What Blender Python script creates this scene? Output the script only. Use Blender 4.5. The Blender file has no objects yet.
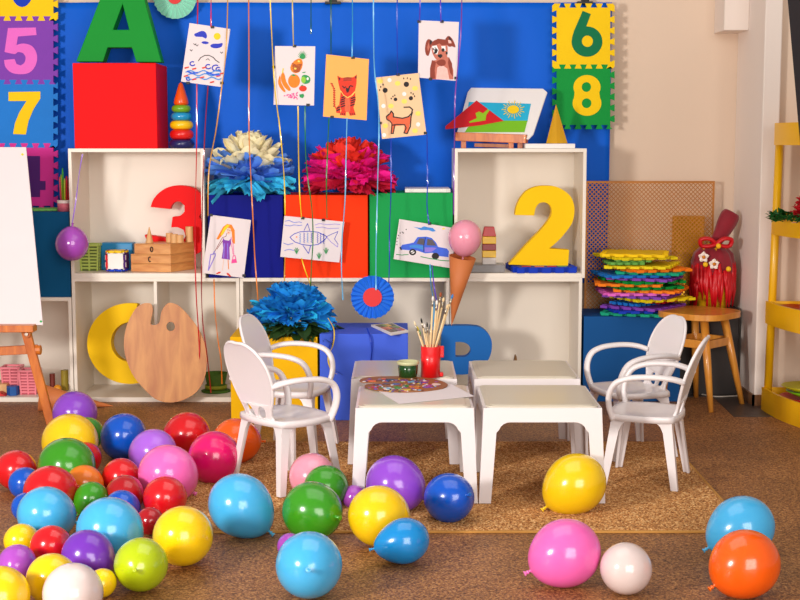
import bpy, math, random
from mathutils import Vector, Matrix, Euler
from mathutils.geometry import tessellate_polygon
random.seed(7)
PI = math.pi
SC = bpy.context.scene
COL = SC.collection

# ------------------------------------------------------------ camera model
F = 1385.0
PITCH = math.atan(160 / F)
H = 1.45

def ray(px, py):
    x = (px - 400) / F
    u = -(py - 300) / F
    return (x, math.cos(PITCH) + u * math.sin(PITCH), -math.sin(PITCH) + u * math.cos(PITCH))

def P(px, py, Y):
    d = ray(px, py); t = Y / d[1]
    return Vector((d[0] * t, Y, H + d[2] * t))

def G(px, py, Z=0.0):
    d = ray(px, py); t = (Z - H) / d[2]
    return Vector((d[0] * t, d[1] * t, Z))

def lean(Y0, Z0, deg):
    """projector onto a plane that passes (.,Y0,Z0) and leans back by deg"""
    k = math.tan(math.radians(deg))
    def f(px, py):
        d = ray(px, py)
        t = (Y0 + (H - Z0) * k) / (d[1] - d[2] * k)
        return Vector((d[0] * t, d[1] * t, H + d[2] * t))
    n = Vector((0, math.cos(math.radians(deg)), -math.sin(math.radians(deg))))
    return f, n

# ------------------------------------------------------------ materials
def lin(c):
    c = c / 255.0
    return c / 12.92 if c <= 0.04045 else ((c + 0.055) / 1.055) ** 2.4

def rgb(t): return (lin(t[0]), lin(t[1]), lin(t[2]), 1)

MATS = {}
def mat(name, c, rough=0.5, var=0.06, vscale=6.0, bump=0.0, bscale=60.0, metal=0.0, coat=0.0, sss=0.0, spec=0.5, sheen=0.0):
    if name in MATS: return MATS[name]
    m = bpy.data.materials.new(name); m.use_nodes = True
    nt = m.node_tree; b = nt.nodes['Principled BSDF']
    tc = nt.nodes.new('ShaderNodeTexCoord')
    base = rgb(c)
    nz = nt.nodes.new('ShaderNodeTexNoise'); nz.inputs['Scale'].default_value = vscale
    nz.inputs['Detail'].default_value = 3
    nt.links.new(tc.outputs['Object'], nz.inputs['Vector'])
    mx = nt.nodes.new('ShaderNodeMix'); mx.data_type = 'RGBA'
    mx.inputs[6].default_value = tuple(v * (1 - var) for v in base[:3]) + (1,)
    mx.inputs[7].default_value = tuple(min(1, v * (1 + var)) for v in base[:3]) + (1,)
    nt.links.new(nz.outputs['Fac'], mx.inputs[0])
    nt.links.new(mx.outputs[2], b.inputs['Base Color'])
    b.inputs['Roughness'].default_value = rough
    b.inputs['Metallic'].default_value = metal
    b.inputs['Specular IOR Level'].default_value = spec
    if coat: b.inputs['Coat Weight'].default_value = coat; b.inputs['Coat Roughness'].default_value = 0.08
    if sheen: b.inputs['Sheen Weight'].default_value = sheen
    if sss:
        b.inputs['Subsurface Weight'].default_value = sss
        b.inputs['Subsurface Radius'].default_value = (1, 1, 1)
        b.inputs['Subsurface Scale'].default_value = 0.03
    if bump:
        n2 = nt.nodes.new('ShaderNodeTexNoise'); n2.inputs['Scale'].default_value = bscale; n2.inputs['Detail'].default_value = 4
        nt.links.new(tc.outputs['Object'], n2.inputs['Vector'])
        bp = nt.nodes.new('ShaderNodeBump'); bp.inputs['Strength'].default_value = bump; bp.inputs['Distance'].default_value = 0.005
        nt.links.new(n2.outputs['Fac'], bp.inputs['Height'])
        nt.links.new(bp.outputs['Normal'], b.inputs['Normal'])
    MATS[name] = m
    return m

def wood(name, c1, c2, rough=0.4, scale=3.0, stretch=(12, 1, 1), coat=0.2):
    if name in MATS: return MATS[name]
    m = bpy.data.materials.new(name); m.use_nodes = True
    nt = m.node_tree; b = nt.nodes['Principled BSDF']
    tc = nt.nodes.new('ShaderNodeTexCoord'); mp = nt.nodes.new('ShaderNodeMapping')
    mp.inputs['Scale'].default_value = stretch
    nt.links.new(tc.outputs['Object'], mp.inputs['Vector'])
    nz = nt.nodes.new('ShaderNodeTexNoise'); nz.inputs['Scale'].default_value = scale
    nz.inputs['Detail'].default_value = 6; nz.inputs['Distortion'].default_value = 0.6
    nt.links.new(mp.outputs['Vector'], nz.inputs['Vector'])
    cr = nt.nodes.new('ShaderNodeValToRGB')
    cr.color_ramp.elements[0].position = 0.3; cr.color_ramp.elements[0].color = rgb(c1)
    cr.color_ramp.elements[1].position = 0.7; cr.color_ramp.elements[1].color = rgb(c2)
    nt.links.new(nz.outputs['Fac'], cr.inputs['Fac'])
    nt.links.new(cr.outputs['Color'], b.inputs['Base Color'])
    b.inputs['Roughness'].default_value = rough
    b.inputs['Coat Weight'].default_value = coat
    MATS[name] = m
    return m

def speckle(name, stops, scale=220.0, rough=0.45, bump=0.2, big=(0.85, 1.1)):
    if name in MATS: return MATS[name]
    m = bpy.data.materials.new(name); m.use_nodes = True
    nt = m.node_tree; b = nt.nodes['Principled BSDF']
    tc = nt.nodes.new('ShaderNodeTexCoord')
    nz = nt.nodes.new('ShaderNodeTexNoise'); nz.inputs['Scale'].default_value = scale; nz.inputs['Detail'].default_value = 2
    nz.inputs['Roughness'].default_value = 0.7
    nt.links.new(tc.outputs['Object'], nz.inputs['Vector'])
    cr = nt.nodes.new('ShaderNodeValToRGB')
    while len(cr.color_ramp.elements) < len(stops): cr.color_ramp.elements.new(0.5)
    for e, (p, c) in zip(cr.color_ramp.elements, stops): e.position = p; e.color = rgb(c)
    nt.links.new(nz.outputs['Fac'], cr.inputs['Fac'])
    n2 = nt.nodes.new('ShaderNodeTexNoise'); n2.inputs['Scale'].default_value = 2.2; n2.inputs['Detail'].default_value = 4
    nt.links.new(tc.outputs['Object'], n2.inputs['Vector'])
    mr = nt.nodes.new('ShaderNodeMapRange'); mr.inputs[1].default_value = 0.3; mr.inputs[2].default_value = 0.7
    mr.inputs[3].default_value = big[0]; mr.inputs[4].default_value = big[1]
    nt.links.new(n2.outputs['Fac'], mr.inputs[0])
    mx = nt.nodes.new('ShaderNodeVectorMath'); mx.operation = 'SCALE'
    nt.links.new(cr.outputs['Color'], mx.inputs[0]); nt.links.new(mr.outputs[0], mx.inputs['Scale'])
    nt.links.new(mx.outputs['Vector'], b.inputs['Base Color'])
    b.inputs['Roughness'].default_value = rough
    bp = nt.nodes.new('ShaderNodeBump'); bp.inputs['Strength'].default_value = bump; bp.inputs['Distance'].default_value = 0.004
    nt.links.new(nz.outputs['Fac'], bp.inputs['Height']); nt.links.new(bp.outputs['Normal'], b.inputs['Normal'])
    MATS[name] = m
    return m

# ------------------------------------------------------------ mesh builder
class MB:
    def __init__(s): s.v = []; s.f = []; s.m = []; s.s = []
    def add(s, V, Fc, m=0, smooth=False):
        o = len(s.v); s.v += [Vector(p) for p in V]
        for f in Fc:
            s.f.append([i + o for i in f]); s.m.append(m); s.s.append(smooth)
        return s
    def hexa(s, q, m=0):
        """q: 8 points, bottom ring 0-3 then top ring 4-7"""
        return s.add(q, [(3, 2, 1, 0), (4, 5, 6, 7), (0, 1, 5, 4), (1, 2, 6, 5), (2, 3, 7, 6), (3, 0, 4, 7)], m)
    def box(s, x0, x1, y0, y1, z0, z1, m=0, M=None):
        q = [Vector(p) for p in ((x0, y0, z0), (x1, y0, z0), (x1, y1, z0), (x0, y1, z0), (x0, y0, z1), (x1, y0, z1), (x1, y1, z1), (x0, y1, z1))]
        if M: q = [M @ p for p in q]
        return s.hexa(q, m)
    def bar(s, a, b, w0, w1=None, up=(0, 0, 1), m=0, n=4, smooth=False):
        """tapered bar between two points; w=(width,depth)"""
        a = Vector(a); b = Vector(b); t = (b - a).normalized(); u = Vector(up)
        if abs(t.dot(u)) > 0.98: u = Vector((0, 1, 0))
        x = t.cross(u).normalized(); y = x.cross(t).normalized()
        w1 = w1 or w0; V = []
        for c, w in ((a, w0), (b, w1)):
            for k in range(n):
                if n == 4: cx, cy = ((-.5, -.5), (.5, -.5), (.5, .5), (-.5, .5))[k]
                else: cx, cy = .5 * math.cos(2 * PI * k / n), .5 * math.sin(2 * PI * k / n)
                V.append(c + x * (cx * w[0]) + y * (cy * w[1]))
        Fc = [(k, (k + 1) % n, n + (k + 1) % n, n + k) for k in range(n)]
        s.add(V, Fc, m, smooth)
        s.add(V[:n], [list(range(n))[::-1]], m); s.add(V[n:], [list(range(n))], m)
        return s
    def tube(s, pts, r, n=8, m=0, lat=None, flat=1.0, caps=True):
        """swept tube; lat = fixed lateral direction, flat = thickness ratio across it"""
        pts = [Vector(p) for p in pts]; N = len(pts); V = []
        rr = r if isinstance(r, (list, tuple)) else [r] * N
        L = Vector(lat).normalized() if lat is not None else None
        prev = None
        for i, p in enumerate(pts):
            t = (pts[min(i + 1, N - 1)] - pts[max(i - 1, 0)]).normalized()
            if L is not None: x = (L - t * L.dot(t)).normalized()
            else:
                if prev is None:
                    prev = Vector((0, 0, 1)) if abs(t.z) < 0.9 else Vector((1, 0, 0))
                x = (prev - t * prev.dot(t)).normalized(); prev = x
            y = t.cross(x)
            for k in range(n):
                a = 2 * PI * (k + .5) / n
                V.append(p + x * (math.cos(a) * rr[i]) + y * (math.sin(a) * rr[i] * flat))
        Fc = []
        for i in range(N - 1):
            for k in range(n):
                Fc.append((i * n + k, i * n + (k + 1) % n, (i + 1) * n + (k + 1) % n, (i + 1) * n + k))
        s.add(V, Fc, m, n > 4)
        if caps:
            s.add(V[:n], [list(range(n))[::-1]], m); s.add(V[-n:], [list(range(n))], m)
        return s
    def lathe(s, prof, n=24, M=None, m=0, smooth=True):
        V = []; Fc = []; N = len(prof)
        for (r, z) in prof:
            for k in range(n):
                a = 2 * PI * k / n
                p = Vector((max(r, 1e-5) * math.cos(a), max(r, 1e-5) * math.sin(a), z))
                V.append(M @ p if M else p)
        for i in range(N - 1):
            for k in range(n):
                Fc.append((i * n + k, i * n + (k + 1) % n, (i + 1) * n + (k + 1) % n, (i + 1) * n + k))
        return s.add(V, Fc, m, smooth)
    def prism(s, outer, holes, off, proj=lambda p: Vector(p), m=0):
        """outer/holes are 2D lists, proj maps them to 3D, off is the extrusion vector (Vector or function)"""
        loops = [[proj(p) for p in outer]] + [[proj(p) for p in h] for h in holes]
        two = [[Vector((p[0], p[1], 0)) for p in outer]] + [[Vector((p[0], p[1], 0)) for p in h] for h in holes]
        tri = tessellate_polygon(two)
        flat = [v for l in loops for v in l]; n = len(flat)
        off = Vector(off)
        V = flat + [v + off for v in flat]
        Fc = []
        for t in tri:
            a, b, c = t
            Fc.append((a, b, c)); Fc.append((n + c, n + b, n + a))
        o = 0
        for l in loops:
            k = len(l)
            for i in range(k):
                j = (i + 1) % k
                Fc.append((o + i, n + o + i, n + o + j, o + j))
            o += k
        return s.add(V, Fc, m)
    def face(s, outer, proj, m=0, holes=()):
        loops = [list(outer)] + [list(h) for h in holes]
        tri = tessellate_polygon([[Vector((p[0], p[1], 0)) for p in l] for l in loops])
        V = [proj(p) for l in loops for p in l]
        return s.add(V, [tuple(t) for t in tri], m)
    def build(s, name, mats, parent=None, bevel=0, seg=2, fix=True, origin=None):
        me = bpy.data.meshes.new(name)
        if not isinstance(mats, (list, tuple)): mats = [mats]
        V = s.v
        loc = Vector((0, 0, 0))
        if parent is None:
            xs = [p.x for p in V]; ys = [p.y for p in V]; zs = [p.z for p in V]
            loc = Vector(origin) if origin else Vector(((min(xs) + max(xs)) / 2, (min(ys) + max(ys)) / 2, min(zs)))
            V = [p - loc for p in V]
        else:
            W = wmat(parent).inverted()
            V = [W @ p for p in V]
        me.from_pydata([tuple(p) for p in V], [], s.f)
        for mm in mats: me.materials.append(mm)
        for p, mi, sm in zip(me.polygons, s.m, s.s): p.material_index = mi; p.use_smooth = sm
        me.validate()
        if fix:
            import bmesh
            bm = bmesh.new(); bm.from_mesh(me)
            bmesh.ops.remove_doubles(bm, verts=bm.verts, dist=1e-6)
            bmesh.ops.recalc_face_normals(bm, faces=bm.faces)
            bm.to_mesh(me); bm.free()
        o = bpy.data.objects.new(name, me); COL.objects.link(o)
        o.location = loc
        if parent is not None: o.parent = parent; o.location = (0, 0, 0)
        if bevel:
            md = o.modifiers.new('bevel', 'BEVEL'); md.width = bevel; md.segments = seg
            md.limit_method = 'ANGLE'; md.angle_limit = math.radians(35); md.use_clamp_overlap = True
        return o

def wmat(o):
    M = Matrix.LocRotScale(o.location, o.rotation_euler, o.scale)
    return wmat(o.parent) @ M if o.parent else M

def tag(o, label, cat, group=None, kind=None):
    if label: o['label'] = label
    if cat: o['category'] = cat
    if group: o['group'] = group
    if kind: o['kind'] = kind
    return o

def thing(name, label, cat, loc=(0, 0, 0), rz=0.0, group=None):
    o = bpy.data.objects.new(name, None); COL.objects.link(o)
    o.empty_display_size = 0.1
    o.location = loc; o.rotation_euler = (0, 0, rz)
    return tag(o, label, cat, group)

def struct(o):
    o['kind'] = 'structure'; return o

def dup(root, loc, rz, label):
    r = root.copy(); COL.objects.link(r); r.location = loc; r.rotation_euler = (0, 0, rz); r['label'] = label
    for ch in [c for c in list(COL.objects) if c.parent == root]:
        c = ch.copy(); COL.objects.link(c); c.parent = r
        for g in [k for k in list(COL.objects) if k.parent == ch]:
            d = g.copy(); COL.objects.link(d); d.parent = c
    return r

def arc(cx, cy, rx, ry, a0, a1, n=16):
    return [(cx + rx * math.cos(math.radians(a0 + (a1 - a0) * i / n)), cy + ry * math.sin(math.radians(a0 + (a1 - a0) * i / n))) for i in range(n + 1)]
def ell(cx, cy, rx, ry, n=24):
    return arc(cx, cy, rx, ry, 0, 360 - 360 / n, n - 1)
def smooth_loop(pts, k=4):
    """closed Catmull-Rom through the points"""
    out = []; n = len(pts)
    for i in range(n):
        p0, p1, p2, p3 = pts[i - 1], pts[i], pts[(i + 1) % n], pts[(i + 2) % n]
        for j in range(k):
            t = j / k
            out.append(tuple(0.5 * ((2 * p1[d]) + (-p0[d] + p2[d]) * t + (2 * p0[d] - 5 * p1[d] + 4 * p2[d] - p3[d]) * t * t + (-p0[d] + 3 * p1[d] - 3 * p2[d] + p3[d]) * t ** 3) for d in range(2)))
    return out
def round_loop(pts, k=4, ang=46):
    """closed Catmull-Rom that keeps sharp corners"""
    n = len(pts); out = []
    def corner(i):
        a, b, c = pts[i - 1], pts[i % n], pts[(i + 1) % n]
        t1 = math.atan2(b[1] - a[1], b[0] - a[0]); t2 = math.atan2(c[1] - b[1], c[0] - b[0])
        d = abs((t2 - t1 + PI) % (2 * PI) - PI)
        return d > math.radians(ang)
    cn = [corner(i) for i in range(n)]
    for i in range(n):
        p1, p2 = pts[i], pts[(i + 1) % n]
        p0 = p1 if cn[i] else pts[i - 1]; p3 = p2 if cn[(i + 1) % n] else pts[(i + 2) % n]
        if cn[i] and cn[(i + 1) % n]: out.append(p1); continue
        for j in range(k):
            t = j / k
            out.append(tuple(0.5 * ((2 * p1[d]) + (-p0[d] + p2[d]) * t + (2 * p0[d] - 5 * p1[d] + 4 * p2[d] - p3[d]) * t * t + (-p0[d] + 3 * p1[d] - 3 * p2[d] + p3[d]) * t ** 3) for d in range(2)))
    return out
def smooth_path(pts, k=6):
    pts = [Vector(p) for p in pts]; out = []; n = len(pts)
    for i in range(n - 1):
        p0, p1, p2, p3 = pts[max(i - 1, 0)], pts[i], pts[i + 1], pts[min(i + 2, n - 1)]
        for j in range(k):
            t = j / k
            out.append(0.5 * ((2 * p1) + (-p0 + p2) * t + (2 * p0 - 5 * p1 + 4 * p2 - p3) * t * t + (-p0 + 3 * p1 - 3 * p2 + p3) * t ** 3))
    out.append(pts[-1]); return out
def sc(pts, ox, oy, k):
    return [(ox + x / k, oy + y / k) for x, y in pts]
def RL(pts, ox, oy, k): return round_loop(sc(pts, ox, oy, k))
def pxsolid(outer, holes, Y, th, mb=None, m=0, ln=0, Z0=0):
    """outline given in the photo's frame, laid on its own plane at distance Y and extruded back by th metres"""
    mb = mb or MB()
    if ln:
        f, n = lean(Y, Z0, ln)
        return mb.prism(outer, holes, n * th, lambda p: f(p[0], p[1]), m)
    return mb.prism(outer, holes, (0, th, 0), lambda p: P(p[0], p[1], Y), m)

# ------------------------------------------------------------ palette of materials
WALL = mat('wall_paint', (230, 206, 184), 0.85, 0.04, 1.2, 0.15, 40)
COLM = mat('column_paint', (240, 226, 216), 0.8, 0.03, 1.5, 0.15, 40)
SHELF = mat('white_laminate', (238, 228, 214), 0.45, 0.03, 2.0)
FLOOR = speckle('speckled_floor', [(0.34, (78, 44, 26)), (0.46, (138, 88, 50)), (0.55, (164, 110, 62)), (0.68, (208, 152, 92))], 130, 0.55, 0.1, (0.76, 1.14))
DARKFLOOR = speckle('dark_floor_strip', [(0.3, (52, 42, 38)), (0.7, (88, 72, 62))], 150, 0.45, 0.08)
RUG = speckle('rug_pile', [(0.3, (104, 56, 20)), (0.45, (176, 116, 60)), (0.55, (206, 150, 90)), (0.7, (242, 200, 142))], 110, 0.95, 0.9, (0.9, 1.08))
RUGEDGE = mat('rug_binding', (196, 140, 66), 0.8, 0.1, 40)
PLASTIC_W = mat('white_plastic', (232, 224, 224), 0.32, 0.02, 3, coat=0.15)
PLASTIC_T = mat('ivory_plastic', (210, 200, 182), 0.3, 0.04, 3, coat=0.15)
BACK = mat('blue_fabric', (4, 98, 220), 0.55, 0.08, 2.5, 0.05, 30, spec=.15)
BLACK = mat('black_plastic', (18, 16, 18), 0.5)
PAPER = mat('white_paper', (230, 218, 220), 0.8, 0.02)
CARDW = mat('white_card', (240, 234, 230), 0.6, 0.02)
WOODL = wood('light_wood', (196, 122, 58), (226, 162, 92), 0.4, 3, (3, 3, 14))
WOODP = wood('palette_plywood', (178, 102, 38), (212, 144, 70), 0.45, 2.2, (9, 9, 1.2))
WOODE = wood('easel_wood', (180, 84, 22), (216, 122, 40), 0.4, 3, (10, 10, 2))
WOODS = wood('stool_wood', (206, 128, 40), (232, 160, 66), 0.3, 3, (8, 8, 2), 0.4)
GOLD = mat('perforated_sheet_gold', (180, 112, 36), 0.45, 0.1, 3, metal=0.3)
YELLOWP = mat('yellow_enamel', (246, 184, 10), 0.35, 0.04, coat=0.2)
def foam(c, nm): return mat('foam_' + nm, c, 0.65, 0.05, 8, 0.15, 200, spec=.2)
FY = foam((250, 206, 6), 'yellow'); FG = foam((8, 150, 60), 'green'); FDG = foam((6, 118, 74), 'dark_green')
FP = foam((130, 64, 178), 'purple'); FPK = foam((236, 110, 206), 'pink'); FBL = foam((30, 124, 214), 'blue')
FMG = foam((214, 50, 150), 'magenta'); FDP = foam((78, 30, 110), 'dark_purple'); FOR = foam((250, 130, 20), 'orange')
FTL = foam((10, 160, 120), 'teal'); FRD = foam((214, 26, 36), 'red'); FLG = foam((120, 190, 90), 'light_green'); FRB = foam((20, 60, 190), 'royal_blue')
FYL = foam((236, 214, 20), 'lemon')

# ------------------------------------------------------------ setting
YW = 8.10          # back wall
YF = 7.60          # shelf front
YB = 8.02          # shelf back
YBK = 8.06         # blue backdrop
mb = MB(); mb.box(-4, 3.2, -1.5, 8.3, -0.05, 0); struct(mb.build('floor', FLOOR))
mb = MB(); mb.box(-4, 3.2, YW, 8.3, 0, 3.0); struct(mb.build('wall_back', WALL))
# column on the right with its recess
cxl = P(757, 300, 7.5).x; cxr = P(774, 300, 7.5).x
mb = MB(); mb.box(cxl, cxr, 7.5, YW, 0, 3.0); o = struct(mb.build('wall_column', COLM, bevel=0.006))
mb = MB(); mb.box(cxr, 3.2, 7.56, YW, 0, 3.0); struct(mb.build('wall_right', WALL))
mb = MB(); mb.box(cxl - 0.012, cxr + 0.01, 7.488, 7.5, 0, 0.06); mb.box(cxl - 0.012, cxl, 7.488, YW, 0, 0.06)
struct(mb.build('baseboard_right', wood('brown_skirting', (120, 78, 44), (156, 108, 66), 0.5)))
mb = MB(); mb.box(P(680, 300, 8.0).x, cxl, YW - 0.012, YW, 0, 0.07)
struct(mb.build('baseboard_back', wood('dark_skirting', (58, 42, 34), (80, 58, 46), 0.5)))
a = P(722, 31, 7.9); mb = MB(); mb.box(a.x, cxl, 7.85, YW, a.z, 3.0); struct(mb.build('trim_1', COLM, bevel=0.004))
# dark floor strip beside the column
q = [(662, 398), (716, 397), (734, 417), (800, 417), (800, 399), (750, 396)]
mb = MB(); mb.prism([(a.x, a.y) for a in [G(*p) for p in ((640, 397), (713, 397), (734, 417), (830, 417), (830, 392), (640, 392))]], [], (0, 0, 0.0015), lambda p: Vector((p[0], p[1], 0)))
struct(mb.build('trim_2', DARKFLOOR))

# backdrop cloth
mb = MB(); x0, x1 = P(-40, 0, YBK).x, P(612, 0, YBK).x; z1 = P(0, 2.5, YBK).z; z0 = 0.62
NX, NZ = 120, 40; V = []
for j in range(NZ + 1):
    for i in range(NX + 1):
        x = x0 + (x1 - x0) * i / NX; z = z0 + (z1 - z0) * j / NZ
        w = 0.006 * math.sin(x * 9 + 1.3 * math.sin(z * 4)) + 0.004 * math.sin(x * 23 + z * 6) + 0.003 * math.sin(z * 11 + x * 3)
        V.append((x, YBK + w, z))
mb.add(V, [(j * (NX + 1) + i, j * (NX + 1) + i + 1, (j + 1) * (NX + 1) + i + 1, (j + 1) * (NX + 1) + i) for j in range(NZ) for i in range(NX)], 0, True)
bd = mb.build('backdrop_cloth', BACK); bd.modifiers.new('thick', 'SOLIDIFY').thickness = 0.003
tag(bd, 'large plain blue cloth hung as a backdrop over the back wall', 'backdrop')
for px, lab in ((333, 'black clamp gripping the top edge of the blue backdrop above the white and cat drawings'), (585, 'black clamp gripping the top edge of the blue backdrop above the yellow number six tile')):
    a = P(px, 3, YBK - 0.03); mb = MB()
    mb.box(a.x - 0.045, a.x + 0.045, a.y - 0.012, a.y + 0.045, a.z - 0.006, a.z + 0.008)
    mb.bar((a.x, a.y, a.z), (a.x, a.y - 0.01, a.z + 0.05), (0.05, 0.02), (0.03, 0.02))
    tag(mb.build('clamp', BLACK, bevel=0.002), lab, 'clamp')

# ------------------------------------------------------------ shelving
def shelf_unit(name, label, xl, xr, zb, zt, dividers=(), group=None, y0=YF):
    """open shelf unit between world x xl..xr"""
    t = 0.018
    r = thing(name, label, 'shelf', ((xl + xr) / 2, (y0 + YB) / 2, zb), 0, group)
    for x in (xl, xr - t):
        MB().box(x, x + t, y0, YB, zb, zt).build('side_panel', SHELF, r, 0.0015)
    MB().box(xl + t, xr - t, y0, YB, zt - 0.02, zt).build('top_panel', SHELF, r, 0.0015)
    MB().box(xl + t, xr - t, y0, YB, zb, zb + 0.026).build('bottom_panel', SHELF, r, 0.0015)
    MB().box(xl + t, xr - t, YB - 0.008, YB, zb + 0.026, zt - 0.02).build('back_panel', SHELF, r)
    for x in dividers:
        MB().box(x - t / 2, x + t / 2, y0, YB - 0.008, zb + 0.026, zt - 0.02).build('divider', SHELF, r, 0.0015)
    return r
ZLOW = P(0, 278, YF).z            # top of the low units
ZTOP = P(0, 148.5, YF).z            # top of the tall cubes
X = lambda px, Y=YF: P(px, 300, Y).x
SG = 'white open shelf units along the wall'
shelf_unit('shelf_unit', 'low white shelf at the far left, behind the easel, with the teal box on top', X(-60), X(71.2), 0, P(0, 297.5, YF).z, (), SG)
shelf_unit('shelf_unit', 'low two-bay white shelf holding the yellow letter C, below the red number', X(72), X(239.5), 0, ZLOW, (X(155.5),), SG)
shelf_unit('shelf_unit', 'low wide white shelf under the navy, orange and green boxes', X(240), X(449.5), 0, ZLOW, (), SG)
shelf_unit('shelf_unit', 'low white shelf behind the tables with the blue letter inside', X(450), X(582), 0, ZLOW, (), SG)
shelf_unit('cube_shelf', 'upper white cube shelf on the left with the wooden boxes inside', X(72), X(206), ZLOW, ZTOP, (), SG)
shelf_unit('cube_shelf', 'upper white cube shelf on the right holding the yellow number two', X(454), X(584.5), ZLOW, ZTOP, (), SG)
ZI = ZLOW + 0.026                   # floor inside upper cubes

# ------------------------------------------------------------ boxes
def boxpx(name, x0, y0, x1, y1, Y, depth, m, label, cat='box', bevel=0.003, zb=None, group=None, lid=False):
    a = P(x0, y0, Y); b = P(x1, y1, Y)
    zb = b.z if zb is None else zb
    mb = MB().box(a.x, b.x, Y, Y + depth, zb, a.z)
    return tag(mb.build(name, m, bevel=bevel), label, cat, group)
CG = 'coloured square boxes'
boxpx('cube_box', 207.5, 195, 283.5, 278, YF + 0.015, 0.4, mat('navy_card', (6, 16, 128), 0.6, 0.08, spec=.12), 'dark navy blue box on the shelf under the cream and blue paper flower', group=CG, zb=ZLOW)
boxpx('cube_box', 284.5, 195, 368, 278, YF + 0.01, 0.4, mat('orange_card', (250, 58, 4), 0.6, 0.05, spec=.12), 'bright orange-red box between the navy and the green box', group=CG, zb=ZLOW)
boxpx('cube_box', 369.5, 193, 452.5, 278, YF + 0.015, 0.4, mat('green_card', (24, 158, 78), 0.6, 0.05, spec=.12), 'green box right of the orange one with a thin white case on top', group=CG, zb=ZLOW)
boxpx('cube_box', 72.5, 63, 157.5, 148, YF + 0.02, 0.36, mat('red_card', (240, 14, 20), 0.6, 0.05, spec=.12), 'big red cube on top of the left shelf under the green letter A', group=CG, zb=ZTOP)
boxpx('cube_box', 230, 337, 318, 418, 7.1, 0.44, mat('yellow_card', (250, 190, 8), 0.6, 0.05, spec=.12), 'yellow box on the floor behind the left white chairs', group=CG, zb=0)
boxpx('cube_box', 319.5, 334, 408, 421, 7.09, 0.44, mat('periwinkle_card', (72, 104, 226), 0.6, 0.06, spec=.12), 'periwinkle blue box on the floor with a paint set on top', group=CG, zb=0)
boxpx('cube_box', 28, 212, 71, 298, YF + 0.02, 0.38, mat('teal_card', (4, 82, 128), 0.6, 0.06, spec=.12), 'dark teal box on the low shelf beside the white easel board', group=CG, zb=P(0, 297.5, YF).z)
DXR = cxl - 0.02
boxpx('cube_box', 584, 316.5, 679, 415, 7.61, 0.37, mat('slate_blue_card', (22, 84, 148), 0.6, 0.06, spec=.12), 'wide slate blue box behind the right chairs carrying the stack of foam tiles', group=CG, zb=0)
a = P(681, 312, 7.6)
tag(MB().box(a.x, DXR, 7.80, 7.985, 0, 0.5).build('low_cabinet', mat('recess_shade_brown', (38, 28, 24), 0.6), bevel=0.004), 'low cabinet coloured dark for the shaded corner behind the wooden stool', 'cabinet')  # dark brown stands in for the shadowed recess and a dark object in it

# ------------------------------------------------------------ letters and numbers standing about
def letter(name, outer, holes, Y, th, m, label, cat='letter', ln=0, Z0=0, bevel=0.004, group='large standing letters and numbers'):
    return tag(pxsolid(outer, holes, Y, th, ln=ln, Z0=Z0).build(name, m, bevel=bevel), label, cat, group)
letter('letter_a', [(76, 61.6), (104.5, -13), (141, -13), (161.5, 62.2), (136.3, 62), (131.8, 47.5), (107.5, 47.5), (103, 61.6)], [[(122.5, 4), (113, 29.7), (129, 29.7)]], YF + 0.10, 0.10,
       mat('letter_green', (18, 146, 48), 0.6, 0.05, spec=.15), 'big green letter A standing on the red cube')
letter('number_two', RL([(460, 260), (465, 230), (480, 195), (505, 165), (540, 148), (580, 143), (625, 147), (660, 165), (685, 190), (697, 225), (696, 265), (684, 300), (650, 345), (622, 373), (597, 394), (677, 400), (672, 468), (435, 458),
        (505, 380), (565, 318), (598, 275), (607, 247), (600, 222), (580, 210), (558, 213), (543, 232), (537, 262)], 400, 150, 4), [], YF + 0.13, 0.08,
       mat('letter_yellow', (250, 202, 8), 0.6, 0.04, spec=.15), 'big yellow number 2 standing on a blue foam tile in the upper right cube', 'number')
letter('number_three', RL([(602, 228), (615, 195), (640, 168), (675, 148), (715, 142), (760, 148), (795, 168), (808, 200), (808, 240), (796, 268), (812, 295), (818, 335), (812, 380), (795, 412), (750, 425), (690, 420), (640, 410), (600, 385), (578, 340), (660, 352),
        (690, 372), (725, 370), (742, 345), (735, 320), (710, 309), (685, 310), (690, 268), (720, 263), (738, 246), (738, 222), (720, 207), (700, 208), (685, 222), (680, 236)], 0, 150, 4), [], YF + 0.28, 0.07,
       mat('letter_red', (238, 18, 22), 0.6, 0.04, spec=.15), 'big red number 3 behind the wooden boxes in the upper left cube', 'number')
letter('letter_c', arc(130, 343.5, 43, 40.5, -80, -295, 40) + arc(131, 342, 20, 20, -300, -82, 30), [], YF + 0.06, 0.08,
       MATS['letter_yellow'], 'big yellow letter C on the lower shelf, partly behind the wooden palette', ln=6, Z0=0.03)
letter('letter_p', round_loop(sc([(165, 104), (290, 104), (335, 118), (362, 150), (368, 185), (360, 225), (338, 262), (300, 288), (262, 298), (225, 298), (225, 415), (165, 415)], 400, 300, 4), 4, 50),
       [round_loop(sc([(222, 168), (252, 169), (274, 180), (283, 200), (276, 218), (258, 228), (222, 228)], 400, 300, 4))], 7.48, 0.07,
       mat('letter_blue', (30, 104, 182), 0.6, 0.05, spec=.15), 'big blue letter P on the floor before the low shelf, behind the red brush cup')

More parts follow.
